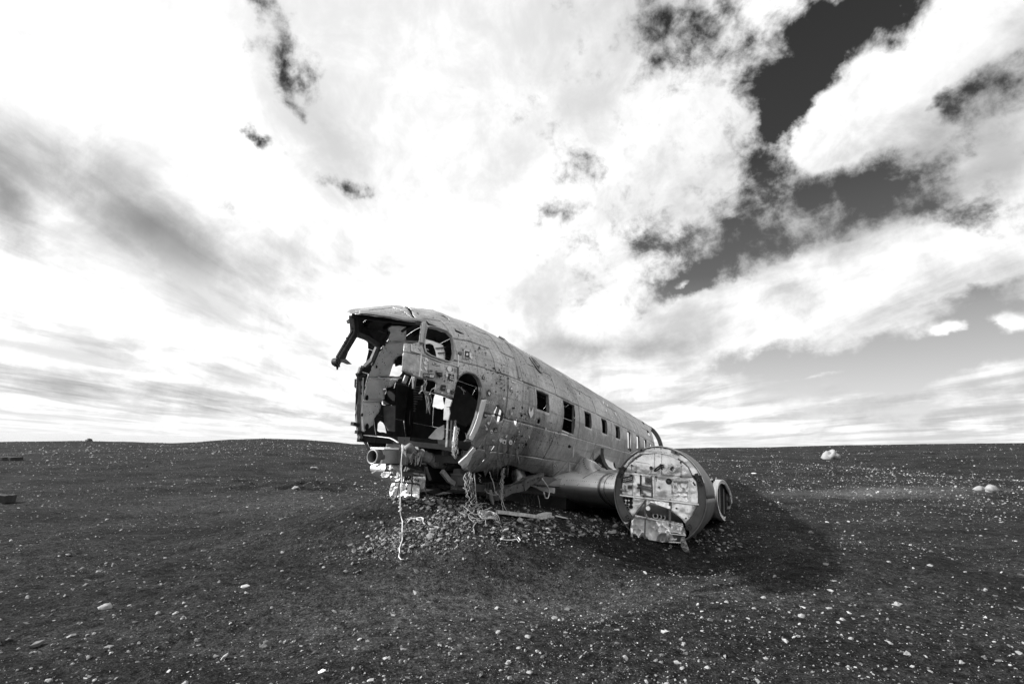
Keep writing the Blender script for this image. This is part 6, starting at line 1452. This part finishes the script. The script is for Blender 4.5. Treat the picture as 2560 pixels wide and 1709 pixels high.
for k in range(60):
    u_, v_ = random.uniform(20, 2540), random.uniform(1290, 1700)
    if 850 < u_ < 1750 and v_ < 1480: continue
    stone(u_, v_, random.uniform(5, 8.5), random.randrange(5), random.choice(['palestone', 'palestone', 'stone']), 'small rounded pebble alone on the open black sand', 'pebble', GR2)

# ---------------------------------------------------------------- wood, rope, scraps on the ground
def gl(q, dz=0.): q = np.array(q); return np.array([q[0], q[1], float(ground_z(q[0], q[1])) + dz])
def gline(pts, dz, rf): return [gl(gpt(*rf(*q)), dz) for q in pts]
def ground_bar(name, a, b, w, t, mat, label, cat, rf, lift=0.):
    A, B = gl(gpt(*rf(*a)), t / 2 + lift), gl(gpt(*rf(*b)), t / 2 + lift); mb = MB()
    d_ = B - A; side = np.cross(d_ / np.linalg.norm(d_), (0, 0, 1)); n = 9; rows = []
    prof_ = [(-1, -1), (1, -1), (1, 1), (-1, 1)]
    for i in range(n):
        c = A + d_ * i / (n - 1); ww = w * (1 - .25 * abs(i / (n - 1) - .5)) * random.uniform(.85, 1.1) * (.6 if i in (0, n - 1) else 1)
        rows.append([c + side * ww / 2 * x + np.array([0, 0, t / 2 * y * random.uniform(.85, 1.1)]) for x, y in prof_])
    ids = [mb.verts(r__) for r__ in rows]
    for P_, Q in zip(ids, ids[1:]):
        for k in range(4): mb.face((P_[k], P_[(k + 1) % 4], Q[(k + 1) % 4], Q[k]))
    mb.face(ids[0][::-1]); mb.face(ids[-1])
    return tag(mb.build(name, M[mat], None), label, cat)
ground_bar('plank', (742, 1245), (1272, 1318), .10, .045, 'wood', 'long splintered bleached plank lying on the sand under the belly', 'plank', r4, .02)
ground_bar('wood_block', (1290, 1325), (1425, 1272), .13, .06, 'wood', 'short bleached wood block at the right end of the long plank', 'wood block', r4, .01)
ground_bar('splinter', (1508, 1270), (1668, 1300), .06, .02, 'sheet', 'short jagged pale splinter right of the wood block', 'splinter', r4, .01)
ground_bar('splinter', (1545, 1098), (1700, 1125), .08, .03, 'dirtysheet', 'pale metal splinter in the deep shade under the belly', 'splinter', r4, .01)
ground_bar('splinter', (1790, 1112), (1980, 1150), .10, .03, 'dirtysheet', 'long grey splinter in the shade nearest the engine', 'splinter', r4, .01)
ground_bar('driftwood', (-60, 478), (82, 474), .28, .16, 'darkwood', 'dark weathered log end at the left edge of the picture', 'driftwood', K3)
ground_bar('driftwood', (-80, 214), (120, 216), .5, .12, 'darkwood', 'flat dark plank far off at the left edge', 'driftwood', K3)
mb = MB(); q = gline([(1775, 1372), (1850, 1378), (1900, 1376), (1945, 1368), (1970, 1390), (1985, 1372), (1960, 1360)], .012, r2); mb.tube(q, .007, 6); tag(part('cord', mb, M['rope'], None, smooth=True), 'short pale cord with a looped end lying in the shade', 'cord')
q = gline([(1000, 1228), (975, 1205), (985, 1165), (960, 1145), (920, 1150), (915, 1170), (950, 1178), (985, 1160), (960, 1148), (900, 1165), (850, 1170), (825, 1190), (818, 1215)], .018, r2)
mb = MB(); mb.tube(q, .008, 6); tag(part('rope', mb, M['rope'], None, smooth=True), 'pale rope curled in a loop on the gravel under the nose', 'rope')
# the long white rope tied to the nose pipes, hanging down and trailing over the sand
top_ = [LW(at_s(r2(*q), s_)) for q, s_ in (((765, 385), 5.42), ((752, 560), 5.40), ((748, 760), 5.36), ((742, 930), 5.30), ((744, 1040), 5.24))]
bot_ = gline([(752, 1120), (762, 1200), (768, 1300), (760, 1400), (735, 1480), (725, 1540)], .02, r2) + gline([(512, 360), (515, 388), (528, 402), (543, 410)], .02, K5)
mid = (top_[-1] + bot_[0]) / 2
pts = top_ + bot_; mb = MB(); mb.tube([p_ + np.array([random.gauss(0, .006), 0, 0]) for p_ in pts], .0062, 8); ro = part('rope', mb, M['rope'], None, smooth=True)
tag(ro, 'long white rope hanging from the nose pipes and trailing down the sand', 'rope')
mb = MB(); kq = top_[-1]; mb.tube([kq + np.array([-.0 + .014 * math.cos(a * 2), .014 * math.sin(a * 2), .025 * math.sin(a)]) for a in np.linspace(0, 6.28, 16)], .009, 6); part('knot', mb, M['rope'], ro)
# tangle of wires on the gravel below the door
mb = MB(); base = [gpt(*r4(x, y)) for x, y in [(310, 1240), (330, 1300), (400, 1340), (480, 1355), (560, 1345), (640, 1310), (665, 1280), (620, 1240), (540, 1200), (490, 1165), (430, 1180)]]
for k in range(10):
    P_ = []; s0 = random.randrange(11); L_ = random.randint(3, 9)
    for j in range(L_):
        b_ = base[(s0 + j) % 11]; P_.append(gl((b_[0] + random.gauss(0, .05), b_[1] + random.gauss(0, .09)), .02 + abs(random.gauss(0, .05))))
    sm = []
    for a, b in zip(P_, P_[1:]):
        for t in (0, .5): sm.append(a + (b - a) * t + np.array([random.gauss(0, .012), random.gauss(0, .012), 0]))
    sm.append(P_[-1]); mb.tube(sm, random.choice([.0028, .0035, .0045]), 5)
for k in range(6):
    c_ = gpt(*r4(600 + k * 8, 1315 + random.uniform(-10, 10))); rr__ = random.uniform(.05, .14); mb.tube([gl((c_[0] + rr__ * math.cos(a), c_[1] + rr__ * math.sin(a)), .03 + .05 * abs(math.sin(a * 1.5))) for a in np.linspace(0, 5.5, 14)], .005, 5)
mb.tube(gline([(490, 1350), (450, 1385), (430, 1430), (445, 1470), (448, 1505)], .012, r4), .007, 5)
tag(stuff(part('wire_tangle', mb, M['wire'], None, smooth=True)), 'tangle of pale wires heaped in a ring on the gravel below the door', 'wires')
mb = MB(); q = [gl(gpt(*r4(x, y)), .06) for x, y in [(590, 1330), (650, 1290)]]; mb.tube(q, .035, 8); tag(part('plug', mb, M['stone'], None), 'short grey plug lying in the ring of tangled wires', 'plug')
mb = MB(); q = gline([(1215, 1225), (1240, 1320), (1320, 1360), (1400, 1370)], .015, r4); mb.tube(q, .008, 6); tag(part('cable', mb, M['darkwire'], None, smooth=True), 'thin dark cable running off the end of the long plank', 'cable')
